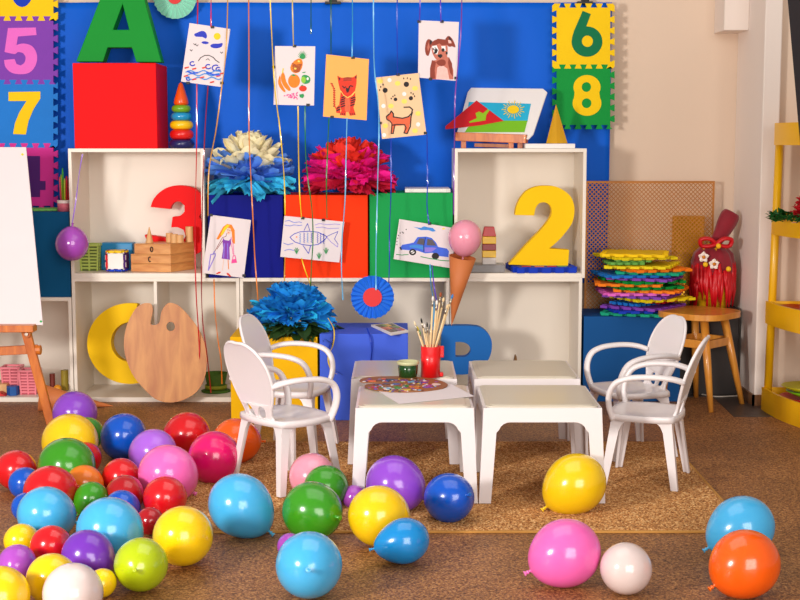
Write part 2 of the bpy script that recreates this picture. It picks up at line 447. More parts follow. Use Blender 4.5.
# ------------------------------------------------------------ foam number tiles on the wall
def tile_outline(x0, y0, x1, y1, n=5, h=4.2, phase=(0, 1, 1, 0)):
    """jigsaw outline: top, right, bottom, left"""
    out = []
    cs = [(x0, y0), (x1, y0), (x1, y1), (x0, y1)]
    for sd in range(4):
        a = cs[sd]; b = cs[(sd + 1) % 4]
        L = math.hypot(b[0] - a[0], b[1] - a[1]); ux, uy = (b[0] - a[0]) / L, (b[1] - a[1]) / L
        nx, ny = uy, -ux
        N = 2 * n + 1; w = L / N; hh = h / 2 * (L / 62.0); d = w * 0.16
        for k in range(N):
            outt = (k + phase[sd]) % 2 == 0
            o = hh if outt else -hh
            dd = d
            s0 = k * w - (dd if k > 0 else -hh * 0 ); s1 = (k + 1) * w + (dd if k < N - 1 else 0)
            if k == 0: s0 = 0
            if k == 0 or k == N - 1:
                o = -hh if not outt else o
            out.append((a[0] + ux * s0 + nx * o, a[1] + uy * s0 + ny * o))
            out.append((a[0] + ux * s1 + nx * o, a[1] + uy * s1 + ny * o))
    # drop near duplicates
    res = []
    for p in out:
        if not res or math.hypot(p[0] - res[-1][0], p[1] - res[-1][1]) > 0.05 * abs(x1 - x0) / 62: res.append(p)
    return res

YT = 7.96
def wall_tile(x0, y0, x1, y1, m, num, nholes, nm, label, ph):
    mb = pxsolid(tile_outline(x0, y0, x1, y1, 5, 4.4, ph), [], YT, 0.014)
    t = mb.build('foam_tile', m); tag(t, label, 'foam tile', 'foam number tiles on the wall')
    pxsolid(num, nholes, YT - 0.002, 0.004).build('numeral', nm, t)
    return t
six = [(582.7, 10.8), (590.8, 14), (586.3, 26.3)] + arc(587, 41.6, 15.4, 15.2, -88, 180, 26) + [(572.2, 37), (574, 31)]
wall_tile(554.5, 5.5, 612.5, 66.5, FY, six, [ell(587.4, 41.2, 5.6, 5.7)], FDG, 'yellow foam tile with a dark green number 6, upper right of the blue cloth', (0, 0, 0, 0))
eight = arc(587, 87.2, 13.6, 12.2, 155, 385, 20) + arc(587, 103.2, 14.4, 12.6, -25, 205, 22)
wall_tile(554.5, 66.5, 612.5, 127, FG, eight, [ell(586.4, 87, 4.7, 4.9), ell(586.6, 103.2, 4.8, 4.9)], FY, 'green foam tile with a yellow number 8, right of the small easel', (1, 1, 0, 0))
five = RL([(32, 112), (143, 110), (146, 140), (72, 146), (66, 180), (95, 174), (130, 186), (148, 222), (142, 262), (118, 290), (82, 297), (45, 290), (22, 268), (16, 240), (58, 236), (66, 256), (82, 262), (98, 250), (102, 228), (92, 212), (72, 208), (58, 216), (18, 208)], 0, 0, 4)
wall_tile(-7, 18.5, 55.5, 82, FP, five, [], FPK, 'purple foam tile with a pink number 5 at the upper left', (1, 1, 0, 0))
seven = [(8.5, 92), (40.3, 91.5), (40.3, 98.5), (33.5, 109), (28.5, 121), (25.8, 134.5), (13, 134), (15, 123), (19.5, 112), (26.5, 101), (8.5, 101)]
wall_tile(-7, 82, 55.5, 145.5, FBL, seven, [], FY, 'blue foam tile with a yellow number 7, below the purple five', (1, 0, 0, 1))
wall_tile(-7, -45, 55.5, 18.5, FY, ell(22, -14, 12, 21, 28), [ell(22, -14, 5, 10)], FRB, 'yellow foam tile with a round blue numeral, cut by the top left edge', (1, 0, 0, 1))
four = [(25, 156), (40, 156), (40, 181), (45.5, 181), (45.5, 190), (40, 190), (40, 197), (27, 197), (27, 190), (5, 190), (5, 181)]
wall_tile(-7, 145.5, 55.5, 208, FMG, four, [[(27, 168), (27, 181), (16, 181)]], FDP, 'magenta foam tile with a dark purple number 4 behind the easel board', (1, 1, 0, 0))

# ------------------------------------------------------------ foam tile stack on the slate blue box
def flat_tile(cx, cy, cz, s, rz, tx, ty, m, label, th=0.014, hole=False):
    o2 = [(x * s / 62, y * s / 62) for x, y in tile_outline(-31, -31, 31, 31, 4, 5.5, (0, 1, 0, 1))]
    M = Euler((tx, ty, rz)).to_matrix().to_4x4(); M.translation = Vector((cx, cy, cz))
    holes = [[(x * s, y * s) for x, y in ell(0, 0, .14, .2, 16)]] if hole else []
    mb = MB().prism(o2, holes, (M.to_3x3() @ Vector((0, 0, th))), lambda p: M @ Vector((p[0], p[1], 0)))
    return tag(mb.build('foam_tile', m, bevel=0.002, seg=1), label, 'foam tile', 'foam tiles stacked on the slate blue box')
stk = [ # name colour x0 x1 y(px)
 ('teal', FTL, 598, 676, 319, 'lowest of the stack'), ('royal blue', FRB, 606, 672, 315, 'second from the bottom of the stack'), ('purple', FP, 600, 685, 311, 'third from the bottom of the stack'),
 ('blue', FBL, 608, 660, 306, 'fourth from the bottom of the stack'), ('red', FRD, 624, 681, 303, 'just under the lowest yellow tile'), ('yellow', FYL, 609, 690, 297.5, 'lowest yellow tile of the stack'),
 ('purple', FP, 600, 682, 293.5, 'just above the lowest yellow tile'), ('pink', FPK, 600, 662, 290.5, 'only pink tile of the stack'), ('orange', FOR, 610, 689, 287, 'just above the pink tile'),
 ('green', FG, 600, 678, 284, 'between the two lower orange tiles'), ('orange', FOR, 593, 660, 281, 'sticking out furthest to the left'), ('green', FG, 600, 680, 278, 'just below the lilac tile'),
 ('lilac', FP, 603, 683, 275, 'topmost purple tile of the stack'), ('blue', FBL, 594, 664, 272.5, 'topmost blue tile of the stack'), ('teal', FTL, 612, 688, 269.5, 'topmost teal tile, sticking out to the right'),
 ('orange', FOR, 609, 685, 266.5, 'topmost orange tile of the stack'), ('yellow', FYL, 601, 680, 264, 'third yellow tile from the top, tilted'), ('light green', FLG, 604, 640, 260, 'small light green tile low under the top pair'),
 ('light green', FLG, 612, 650, 257.5, 'small light green tile right under the top pair'), ('yellow', FYL, 595, 671, 254.5, 'second from the top of the stack'), ('yellow', FY, 597, 669, 251.3, 'topmost of the whole stack')]
rs = random.Random(3)
zbox = P(0, 316.5, 7.61).z
zt0, zt1 = zbox + 0.004, P(640, 252, 7.78).z - 0.012
for i, (cn, m, x0, x1, y, wh) in enumerate(stk):
    w = (x1 - x0) / F * 7.78
    s = 0.34 if w > 0.33 else 0.19
    # turn chosen so that the turned square spans the seen width
    r_ = min(w / s, 1.41); an = 0.5 * math.asin(min(1, max(0, r_ * r_ - 1)))
    cx = P((x0 + x1) / 2, 300, 7.78).x
    z = zt0 + (zt1 - zt0) * i / (len(stk) - 1)
    tilt = -0.022 if i in (16,) else (rs.uniform(-0.008, 0.008))
    flat_tile(cx, 7.745 + rs.uniform(-.01, .01), z, s, an if i % 2 else -an, rs.uniform(-.004, .004), tilt, m, '%s foam puzzle tile, %s' % (cn, wh), 0.0145, False)

# the blue tile under the number two and the loose one in the low shelf
c = P(541, 270, YF + 0.16)
o = flat_tile(c.x, YF + 0.18, ZI + 0.001, 0.33, 0.08, 0, 0, FRB, 'royal blue foam puzzle tile lying under the yellow number 2', 0.03); o['group'] = 'loose foam tiles'
mb = MB(); cc = P(541, 265, YF + 0.1)
for k, (dx, dy, mm) in enumerate(((-.09, -.1, 1), (-.02, -.12, 2), (.05, -.11, 1), (.11, -.09, 0))):
    mb.box(c.x + dx - .025, c.x + dx + .025, YF + .18 + dy - .02, YF + .18 + dy + .02, ZI + 0.0312, ZI + 0.0325, mm)
mb.build('inlay', [FLG, FRD, FOR], o)
c = P(498, 375, YF + 0.1)
o = flat_tile(P(497, 360, 7.75).x, 7.80, 0.028, 0.19, 0.2, 0, 0, FRB, 'dark blue foam tile lying in the low shelf right of the letter P', 0.02); o['group'] = 'loose foam tiles'
mb = MB(); a = P(515, 358, 7.8); mb.hexa([Vector((a.x + x, 7.78 + y, z)) for x, y, z in ((-.04, -.03, .027), (.04, -.03, .027), (.04, .03, .027), (-.04, .03, .027), (-.002, -.03, a.z + .02), (.004, -.03, a.z + .02), (.004, .03, a.z + .02), (-.002, .03, a.z + .02))])
tag(mb.build('wedge_block', mat('brown_block', (150, 106, 52), 0.6), bevel=0.002), 'small brown wedge block in the low shelf behind the right tables', 'toy block')
a = P(42, 209.5, 7.75)
o = flat_tile(a.x + .02, YF + 0.2, P(0, 212, YF + .02).z + 0.001, 0.16, 0.3, 0, 0, FLG, 'small green and orange foam tile on top of the teal box', 0.012); o['group'] = 'loose foam tiles'

# ------------------------------------------------------------ tables
def corner_legs(r, hx, hy, T, spl, ztop, tw, fw, skirt, fil, m):
    """four L-shaped legs that flare into the skirt; tw/fw = plate width at the skirt and at the foot"""
    for sx in (1, -1):
        for sy in (1, -1):
            mb = MB()
            for ax, sg, su, hw, k0 in (('y', sy, sx, hx, hy), ('x', sx, sy, hy, hx)):
                def f(p, ax=ax, sg=sg, k0=k0):
                    k = k0 + spl * (T - p[1])
                    return Vector((p[0], sg * k, p[1])) if ax == 'y' else Vector((sg * k, p[0], p[1]))
                off = Vector((0, -sg * .011, 0)) if ax == 'y' else Vector((-sg * .011, 0, 0))
                z1 = T - skirt
                pts = [(hw - tw - fil, T - ztop), (hw, T - ztop), (hw + spl * T, 0), (hw + spl * T - fw, 0), (hw - tw * .8, z1 - fil)] + [(hw - tw - fil + (fil * 1.1) * math.cos(math.radians(a)), z1 - fil + fil * math.sin(math.radians(a))) for a in (15, 35, 55, 75, 90)]
                mb.prism([(su * a, b) for a, b in pts], [], off, f)
            mb.build('leg', m, r)
def make_table():
    r = thing('kids_table', '', 'table', (0, 0, 0), 0, 'small white plastic tables')
    hx, hy, T = 0.234, 0.25, 0.387
    def rr(hx, hy, rad, n=5):
        o = []
        for sx, sy, a in ((1, 1, 0), (-1, 1, 90), (-1, -1, 180), (1, -1, 270)):
            o += arc(sx * (hx - rad), sy * (hy - rad), rad, rad, a, a + 90, n)
        return o
    mb = MB(); mb.prism(rr(hx - .010, hy - .010, .03), [], (0, 0, 0.012), lambda p: Vector((p[0], p[1], T - .012)))
    mb.prism(rr(hx - .030, hy - .030, .02), [], (0, 0, 0.003), lambda p: Vector((p[0], p[1], T - .001)))
    mb.build('tabletop', PLASTIC_T, r, 0.003)
    spl = 0.045
    def side(axis, sg):
        # returns function mapping (u,z) on that side to 3D
        def f(p):
            u, z = p; k = spl * (T - z)
            if axis == 'y': return Vector((u, sg * (hy + k), z))
            return Vector((sg * (hx + k), u, z))
        off = Vector((0, -sg * .011, 0)) if axis == 'y' else Vector((-sg * .011, 0, 0))
        return f, off
    mb = MB()
    for ax, sg, hw in (('y', 1, hx), ('y', -1, hx), ('x', 1, hy), ('x', -1, hy)):
        f, off = side(ax, sg); u = hw - .105
        mb.prism([(-u, T - .062), (u, T - .062), (u, T - .006), (-u, T - .006)], [], off, f)
    mb.build('apron', PLASTIC_W, r)
    corner_legs(r, hx, hy, T, spl, .005, .064, .048, .062, .041, PLASTIC_W)
    return r
TB = [((0.565, 5.645, 0.0145), 'front right small white table, behind the yellow balloon on the rug'), ((0.565, 6.315, 0.0145), 'back right small white table with nothing on it, near the blue letter'),
      ((0.058, 5.645, 0.0145), 'front left small white table carrying the sheet of paper and painted palette'), ((0.018, 6.315, 0.0145), 'back left small white table carrying the red brush cup')]
t0 = make_table(); t0.location = TB[0][0]; t0['label'] = TB[0][1]
for l, lab in TB[1:]: dup(t0, l, 0, lab)

# ------------------------------------------------------------ chairs
def make_chair():
    r = thing('kids_armchair', '', 'chair', (0, 0, 0), 0, 'white plastic children armchairs')
    S = 0.30
    # seat: dished grid with rim
    mb = MB(); n = 14; V = []; W = .165
    def sp(i, j, dz=0):
        u = -1 + 2 * i / n; v = -1 + 2 * j / n
        # squircle mapping
        x = u * math.sqrt(1 - v * v * 0.28); y = v * math.sqrt(1 - u * u * 0.28)
        z = S - 0.012 * math.cos(u * PI / 2) * math.cos(v * PI / 2) + 0.0018 * math.sin(v * 26) * math.cos(u * PI / 2)
        return Vector((x * .150, y * .172, z + dz))
    for dz in (0, -.012):
        for i in range(n + 1):
            for j in range(n + 1): V.append(sp(i, j, dz))
    N = (n + 1) ** 2; Fc = []
    for i in range(n):
        for j in range(n):
            a = i * (n + 1) + j; Fc.append((a, a + n + 1, a + n + 2, a + 1)); Fc.append((N + a, N + a + 1, N + a + n + 2, N + a + n + 1))
    mb.add(V, Fc, 0, True)
    edge = [(i, 0) for i in range(n)] + [(n, j) for j in range(n)] + [(i, n) for i in range(n, 0, -1)] + [(0, j) for j in range(n, 0, -1)]
    top = [sp(*e) for e in edge]; k = len(edge); V = []
    for e in edge:
        p = sp(*e); q = p - Vector((.01, 0, 0)); d = Vector((q.x, q.y, 0)).normalized() * .004
        V += [p, p + d + Vector((0, 0, -.004)), p + d * 1.3 + Vector((0, 0, -.026)), p + Vector((0, 0, -.026))]
    Fc = []
    for i in range(k):
        for c in range(3):
            j = (i + 1) % k; Fc.append((i * 4 + c, j * 4 + c, j * 4 + c + 1, i * 4 + c + 1))
    mb.add(V, Fc, 0, True)
    mb.build('seat', PLASTIC_W, r)
    corner_legs(r, .124, .143, S - .010, .13, .004, .040, .028, .014, .045, PLASTIC_W)
    # backrest: oval shell narrowing to the seat, with two little cut-outs
    lo = Vector((-.128, 0, .285)); hi = Vector((-.240, 0, .618)); ax = (hi - lo); Lh = ax.length; ax.normalize()
    nrm = Vector((ax.z, 0, -ax.x))     # pointing forward
    def bp(p):
        y, w = p
        return lo + ax * w + Vector((0, y, 0)) + nrm * (0.75 * y * y)
    out = []
    half = [(.085, 0.0), (.088, .03), (.098, .06), (.12, .10), (.138, .145), (.147, .19), (.145, .235), (.132, .28), (.105, .32), (.07, .344), (.035, .353)]
    out = smooth_loop([(a, b) for a, b in half] + [(0, Lh)] + [(-a, b) for a, b in half[::-1]], 3)
    holes = [smooth_loop([(.012, .02), (.055, .025), (.066, .06), (.045, .075), (.02, .055)], 3), smooth_loop([(-.012, .02), (-.02, .055), (-.045, .075), (-.066, .06), (-.055, .025)], 3)]
    mb = MB().prism(out, holes, -nrm * .010, bp)
    mb.build('backrest', PLASTIC_W, r, 0.002)
    mb = MB(); path = [bp(p) - nrm * .004 for p in out]; path.append(path[0]); mb.tube(path, .0075, 6, caps=False); mb.build('rim', PLASTIC_W, r)
    for sy in (1, -1):
        pts = [(-.168, sy * .138, .448), (-.13, sy * .165, .462), (-.075, sy * .185, .469), (-.01, sy * .192, .468), (.05, sy * .194, .46), (.10, sy * .191, .438), (.126, sy * .184, .395), (.132, sy * .168, .34), (.118, sy * .147, .278)]
        mb = MB().tube(smooth_path(pts, 4), .020, 10, lat=(0, 1, 0), flat=.62)
        mb.build('armrest', PLASTIC_W, r)
    return r
def az(dx, dy): return math.atan2(dy, dx)
CH = [((-.478, 5.71, 0.0145), az(.76, .65), 'white plastic armchair nearest the camera on the left, seen from its back'),
      ((-.49, 6.36, 0.0145), az(.97, -.24), 'white plastic armchair behind the nearest left one, in front of the yellow box'),
      ((1.060, 6.32, 0.0145), az(-.95, -.30), 'white plastic armchair on the right with its oval back before the slate blue box'),
      ((1.05, 5.79, 0.0145), az(-.94, .34), 'white plastic armchair nearest the camera on the right, beside the stool')]
c0 = make_chair(); c0.location = CH[0][0]; c0.rotation_euler = (0, 0, CH[0][1]); c0['label'] = CH[0][2]
for l, a, lab in CH[1:]: dup(c0, l, a, lab)

# ------------------------------------------------------------ rug
xa, xb = P(157, 533, 5.0).x, 1.30
ya, yb = 5.01, 6.54
mb = MB(); NX, NY = 330, 240; V = []; rr_ = random.Random(1)
for j in range(NY + 1):
    for i in range(NX + 1):
        e = min(i, NX - i, j, NY - j)
        V.append((xa + (xb - xa) * i / NX, ya + (yb - ya) * j / NY, 0.008 if e < 2 else 0.0115 + rr_.uniform(-.0025, .003)))
mb.add(V, [(j * (NX + 1) + i, j * (NX + 1) + i + 1, (j + 1) * (NX + 1) + i + 1, (j + 1) * (NX + 1) + i) for j in range(NY) for i in range(NX)], 0, False)
rg = mb.build('rug', RUG, fix=False); rg.location.z = rg.location.z
tag(rg, 'tan rectangular rug with a short pile under the white tables and chairs', 'rug')
MB().box(xa - .006, xb + .006, ya - .006, yb + .006, 0.0005, 0.0085).build('binding', RUGEDGE, rg, 0.002)

# ------------------------------------------------------------ balloons
BC = {'purple': (146, 74, 206), 'yellow': (246, 202, 14), 'green': (56, 146, 24), 'red': (212, 18, 28), 'blue': (4, 84, 196), 'orange': (244, 96, 12), 'sky': (70, 174, 226), 'pink': (244, 106, 186),
      'white': (222, 204, 200), 'lime': (176, 196, 16), 'magenta': (226, 14, 108), 'orchid': (168, 76, 186), 'lilac': (176, 104, 226), 'cyan': (14, 136, 206), 'pale_pink': (240, 156, 178), 'violet': (112, 48, 176), 'dark_red': (176, 14, 26), 'amber': (240, 128, 30)}
def bmat(c):
    nm = 'balloon_' + c
    if nm in MATS: return MATS[nm]
    m = mat(nm, BC[c], 0.22, 0.03, 3, coat=0.5, sss=0.0)
    nt = m.node_tree; b = nt.nodes['Principled BSDF']
    b.inputs['Subsurface Weight'].default_value = 0.25
    b.inputs['Subsurface Radius'].default_value = (1, 1, 1); b.inputs['Subsurface Scale'].default_value = 0.04
    # rubber looks paler where it is seen edge-on
    return m
def balloon(px, py, R, c, label, knot=(0.3, -1, 0.2), el=1.13, Y=None, z=None, group='balloons on the floor'):
    """R in pixels at the balloon's distance; knot = direction of the neck (right, up, towards camera)"""
    d = ray(px, py)
    if Y is None: t = H / (R / F - d[2])
    else: t = Y / d[1]
    r = R / F * t; C0 = Vector((d[0] * t, d[1] * t, H + d[2] * t))
    k = Vector((knot[0], -knot[2], knot[1])).normalized()
    q = k.to_track_quat('Z', 'Y').to_matrix().to_4x4(); q.translation = C0
    prof = []
    for i in range(0, 25):
        th = PI * i / 24
        zz = -math.cos(th); rr = math.sin(th)
        e = el if zz > 0 else 1.0 + (el - 1) * .35
        rad = rr * (1 - 0.10 * max(0, zz) ** 1.5 * (el - 1) * 6)
        prof.append((max(rad, 0) * r, zz * e * r))
    prof[-1] = (0.035 * r, prof[-1][1] + .01 * r); 
    mb = MB().lathe(prof, 32, q); mb.add([q @ Vector((0, 0, prof[0][1]))], [], 0)
    o = mb.build('balloon', bmat(c)); tag(o, label, 'balloon', group)
    z1 = el * r
    z1 -= .0
    kp = [(0.10 * r, z1 - .02 * r), (.05 * r, z1 + .05 * r), (.04 * r, z1 + .09 * r), (.085 * r, z1 + .12 * r), (.09 * r, z1 + .15 * r), (.05 * r, z1 + .17 * r), (.07 * r, z1 + .22 * r), (.12 * r, z1 + .29 * r), (.11 * r, z1 + .30 * r), (.03 * r, z1 + .24 * r), (0, z1 + .24 * r)]
    kp = [(a_ * .75, z1 + (b_ - z1) * .72) for a_, b_ in kp]
    MB().lathe(kp, 12, q).build('knot', bmat(c), o)
    return o
BL = [
 (75, 413, 22, 'purple', 'purple balloon at the back beside the easel leg', (.2, -.3, -1)),
 (70, 441.5, 28, 'yellow', 'yellow balloon at the back of the left heap, above the big green one', (-.3, .2, -1)),
 (87, 434, 17, 'green', 'small green balloon peeking out behind the rear yellow one', (0, .1, -1)),
 (85, 458.5, 16.5, 'red', 'red balloon between the rear yellow balloon and the big green one', (0, .3, -1)),
 (66.5, 466, 28.5, 'green', 'big green balloon in the left heap below the rear yellow one', (-.6, -.1, -1)),
 (16, 470, 20, 'red', 'red balloon at the left edge, behind a small blue one', (-1, .1, -.6)),
 (25, 483, 16, 'blue', 'small blue balloon at the left beside the leftmost red one', (.6, -.1, -1)),
 (50, 491, 25.5, 'red', 'big red balloon in the left heap just above the left sky blue one', (.9, -.1, -1)),
 (84.5, 483, 18, 'amber', 'orange balloon wedged between the big red and the small green one', (1, -.45, .2)),
 (26, 507, 14.5, 'blue', 'blue balloon mostly hidden behind the left sky blue one', (0, 0, -1)),
 (46, 514, 27.5, 'sky', 'left sky blue balloon of the left heap', (1, -.5, -.6)),
 (91, 499, 17, 'green', 'small green balloon in the middle of the left heap', (-.7, -.8, .2)),
 (21, 540, 16.5, 'yellow', 'small yellow balloon at the left, above the orchid one', (1, .1, -1)),
 (51, 546.5, 21, 'red', 'red balloon right below the left sky blue one', (-.2, -.8, -.8)),
 (17, 563.5, 19, 'orchid', 'orchid balloon at the left edge near the bottom', (.1, -.15, 1)),
 (0, 595, 29, 'yellow', 'yellow balloon cut by the bottom left corner', (-1, .2, -.6)),
 (52, 579, 25.5, 'yellow', 'yellow balloon behind and left of the bottom white one', (-.8, .2, -1)),
 (102, 583, 14.5, 'yellow', 'small yellow balloon peeking out between the bottom white one and the lime one', (.3, .2, -1)),
 (73, 593, 30, 'white', 'white balloon at the bottom left', (0, -.4, -1)),
 (88, 556, 26, 'violet', 'deep violet balloon left of the lime one', (.9, -.6, .5)),
 (110, 531, 33, 'sky', 'right sky blue balloon of the left heap', (.4, -.8, -.2)),
 (122, 507, 17, 'blue', 'flat-looking blue balloon behind the right sky blue one', (.8, -.3, -.5)),
 (141, 564.5, 27, 'lime', 'lime green balloon at the front of the left heap', (0, .15, 1)),
 (183, 536, 30, 'yellow', 'yellow balloon at the right front corner of the left heap', (.3, -.5, -1)),
 (150, 521, 14, 'dark_red', 'small dark red balloon left of the front yellow one', (-.3, 0, -1)),
 (165, 498, 22, 'red', 'red balloon overlapping the bottom of the big pink one', (-.4, -.3, -1)),
 (121, 477, 19, 'red', 'rearmost of the three red balloons left of the big pink one', (-.4, -.3, -1)),
 (125, 494, 19, 'dark_red', 'red balloon in front of the rearmost red one, left of the big pink one', (-.7, .1, -1)),
 (168, 474, 29, 'pink', 'big pink balloon of the left heap below the lilac one', (.6, -.6, -.4)),
 (153, 452, 23, 'lilac', 'lilac balloon just above the big pink one', (-.9, -.4, -.3)),
 (123.5, 436.5, 23, 'blue', 'deep blue balloon at the back of the left heap', (-.5, -.7, -.4)),
 (187, 435, 23, 'red', 'red balloon at the back in front of the palette', (-.9, -.3, -.4)),
 (214, 457.5, 26, 'magenta', 'magenta balloon at the right of the left heap', (-.2, -.9, -.4)),
 (236, 441, 23, 'orange', 'orange balloon behind the magenta one, below the left chair', (.9, -.1, -.4)),
 (240.5, 505.5, 31, 'sky', 'sky blue balloon with its knot to the lower right, in front of the left chair', (.75, -.66, .1), 1.22),
 (290, 546, 13, 'orchid', 'small purple balloon hidden behind the front sky blue one', (0, 0, -1)),
 (309, 565, 33.5, 'sky', 'front sky blue balloon at the bottom centre with its knot facing the camera', (.05, .2, 1)),
 (312, 511, 29.5, 'green', 'front green balloon with its knot towards the right', (.85, 0, .75)),
 (326, 487, 22, 'green', 'rear green balloon behind the front green one', (.6, -.2, -.8)),
 (312, 476, 23, 'pale_pink', 'pale pink balloon behind the rear green one', (-.3, .2, -1)),
 (354, 497, 12, 'orchid', 'small purple balloon behind the middle yellow one', (.5, .1, -1)),
 (395, 484, 28.5, 'purple', 'purple balloon leaning by the front left table leg', (.9, -.4, .3)),
 (379, 516, 30.5, 'yellow', 'yellow balloon in the middle, in front of the purple one', (.8, -.5, -.6)),
 (404, 541, 23, 'cyan', 'bright blue balloon lying with its knot to the left in the middle', (-1, -.2, .2), 1.35),
 (449, 498, 25, 'blue', 'blue balloon alone near the table legs on the rug', (.6, .3, .75)),
 (575, 484, 30, 'yellow', 'yellow balloon on the rug in front of the right table', (-.8, -.62, .1), 1.2),
 (565.5, 553, 34, 'pink', 'large pink balloon on the floor in front of the rug', (-.9, -.4, .2), 1.16),
 (626, 568.5, 26, 'white', 'white balloon right of the large pink one', (.2, -.3, -1)),
 (741.5, 527.5, 31, 'sky', 'sky blue balloon at the right, behind the orange one', (-.85, -.5, .1), 1.24),
 (745, 564, 34, 'orange', 'orange balloon at the bottom right', (-.85, -.5, .25)),
]
for b in BL:
    balloon(*b[:5], knot=b[5], el=b[6] if len(b) > 6 else 1.12)
balloon(72, 244, 16.5, 'orchid', 'purple balloon hanging by a ribbon at the left cube shelf', (.1, .9, .2), 1.1, Y=7.46, group='balloons off the floor')
o = balloon(465, 237.5, 17, 'pale_pink', 'pink balloon set like a scoop in the hanging brown paper cone', (-.1, -1, .0), 1.15, Y=7.46, group='balloons off the floor')

# ------------------------------------------------------------ paper cones
CONE = mat('cone_card', (204, 116, 60), 0.6, 0.06, 10)
def cone(base, tip, r, label):
    base = Vector(base); tip = Vector(tip); k = (base - tip)
    M = k.normalized().to_track_quat('Z', 'Y').to_matrix().to_4x4(); M.translation = tip; L = k.length
    mb = MB().lathe([(0.001, 0), (r * .5, L * .5), (r, L), (r - .004, L), (r * .5 - .004, L * .5 + .01), (0.001, .02)], 32, M)
    return tag(mb.build('paper_cone', CONE), label, 'paper cone')
b_ = P(462.5, 257, 7.45)
cone(b_, P(451.5, 326, 7.50), .073, 'tall brown paper cone with the pink balloon on top, in front of the right shelf')
mb = MB()
tp = P(111, 404, 7.40); bs = G(39, 408, 0); bs = Vector((P(40, 397, 7.34).x, 7.34, .075))
cone(bs, (tp.x, 7.46, .004), .074, 'brown paper cone lying on the floor behind the easel leg')

# ------------------------------------------------------------ easel
fpl, nn = lean(6.88, P(0, 325, 6.88).z, 20)
er = thing('easel', 'wooden easel with a big blank white board at the left edge', 'easel', (P(10, 330, 6.9).x, 6.9, 0))
mb = MB().prism([(-120, 147), (26, 147), (43, 325), (-120, 325)], [], nn * .008, lambda p: fpl(*p))
mb.build('board', PAPER, er, 0.002)
pinc = mat('green_dot', (30, 160, 70), 0.4); piny = mat('yellow_dot', (220, 210, 30), 0.4)
for (x, y, m) in ((41, 321.5, pinc), (22.5, 154.5, piny)):
    MB().prism(ell(x, y, 1.3, 1.1, 10), [], -nn * .002, lambda p: fpl(*p)).build('pin', m, er)
mb = MB(); a = P(-60, 328.5, 6.84); b = P(34, 328, 6.84); mb.box(a.x, b.x, 6.82, 6.90, P(0, 332, 6.84).z, P(0, 325, 6.84).z); mb.build('ledge', WOODE, er, 0.003)
mb = MB(); a = P(-60, 354, 6.92); b = P(38, 349, 6.92); mb.bar(a, b, (0.02, 0.045)); mb.build('crossbar', WOODE, er, 0.003)
mb = MB(); a = P(38, 350, 6.92); mb.bar(a - Vector((.012, 0, 0)), a + Vector((.015, 0, 0)), (.05, .05), n=10); mb.build('knob', WOODE, er, 0.002)
for x0, x1 in ((26, 53), (-95, -125)):
    mb = MB(); a = P(x0, 331, 6.90); b = G(x1, 426, 0); mb.bar(a, Vector((b.x, 6.93, 0.0)), (.045, .025), up=(0, 1, 0)); mb.build('leg', WOODE, er, 0.003)
mb = MB(); mb.bar(P(-35, 200, 7.18), Vector((P(-35, 300, 7.5).x, 7.52, 0)), (.04, .022)); mb.build('leg', WOODE, er, 0.003)
a = P(27, 334, 6.88); mb = MB().bar(a + Vector((0, .03, 0)), a + Vector((0, -.008, 0)), (.038, .038), n=14); mb.build('washer', WOODE, er, 0.002)
mb = MB().bar(a + Vector((0, 0, 0)), a + Vector((0, -.016, 0)), (.02, .02), n=10); mb.build('bolt', mat('steel', (190, 180, 170), 0.3, metal=1), er, 0.002)

# ------------------------------------------------------------ stool
sr = thing('stool', 'round-cornered wooden stool in front of the corner behind the right chair', 'stool', (P(703, 400, 7.42).x, 7.42, 0), 0)
feet = [G(711, 412.5, 0), G(742, 404, 0), G(696, 397, 0), G(662, 404.5, 0)]
zs = P(705, 312.5, 7.42).z - .002
cx_, cy_ = sum(f_.x for f_ in feet) / 4, sum(f_.y for f_ in feet) / 4
cen = Vector((P(704.5, 310, 7.4).x, cy_, 0))
tops = [Vector((cen.x + (f_.x - cx_) * .62, cen.y + (f_.y - cy_) * .62, zs - .03)) for f_ in feet]
e1 = (Vector((feet[1].x, feet[1].y)) - Vector((feet[0].x, feet[0].y))).normalized(); ang = math.atan2(e1.y, e1.x)
o2 = []
for sx, sy, a in ((1, 1, 0), (-1, 1, 90), (-1, -1, 180), (1, -1, 270)): o2 += arc(sx * .068, sy * .068, .128, .128, a, a + 90, 10)
R2 = Matrix.Rotation(ang, 3, 'Z')
mb = MB().prism(o2, [], (0, 0, .032), lambda p: cen + R2 @ Vector((p[0], p[1], 0)) + Vector((0, 0, zs - .032))); mb.build('seat', WOODS, sr, 0.011, 4)
for f_, t_ in zip(feet, tops):
    mb = MB().tube([f_ + Vector((0, 0, 0)), f_.lerp(t_, .5), t_], [.014, .021, .023], 14); mb.build('leg', WOODS, sr)
for i in range(4):
    a = feet[i].lerp(tops[i], .72); b = feet[(i + 1) % 4].lerp(tops[(i + 1) % 4], .72)
    mb = MB().bar(a, b, (.02, .045)); mb.build('stretcher', WOODS, sr, 0.003)

# cable on the floor behind the stool
mb = MB().tube(smooth_path([G(x, y, .006) for x, y in ((676, 391), (700, 394), (715, 396.5), (733, 396), (745, 395))], 5), .004, 8)
tag(mb.build('cable', mat('white_cable', (200, 190, 178), 0.5)), 'thin white cable on the floor behind the wooden stool', 'cable')

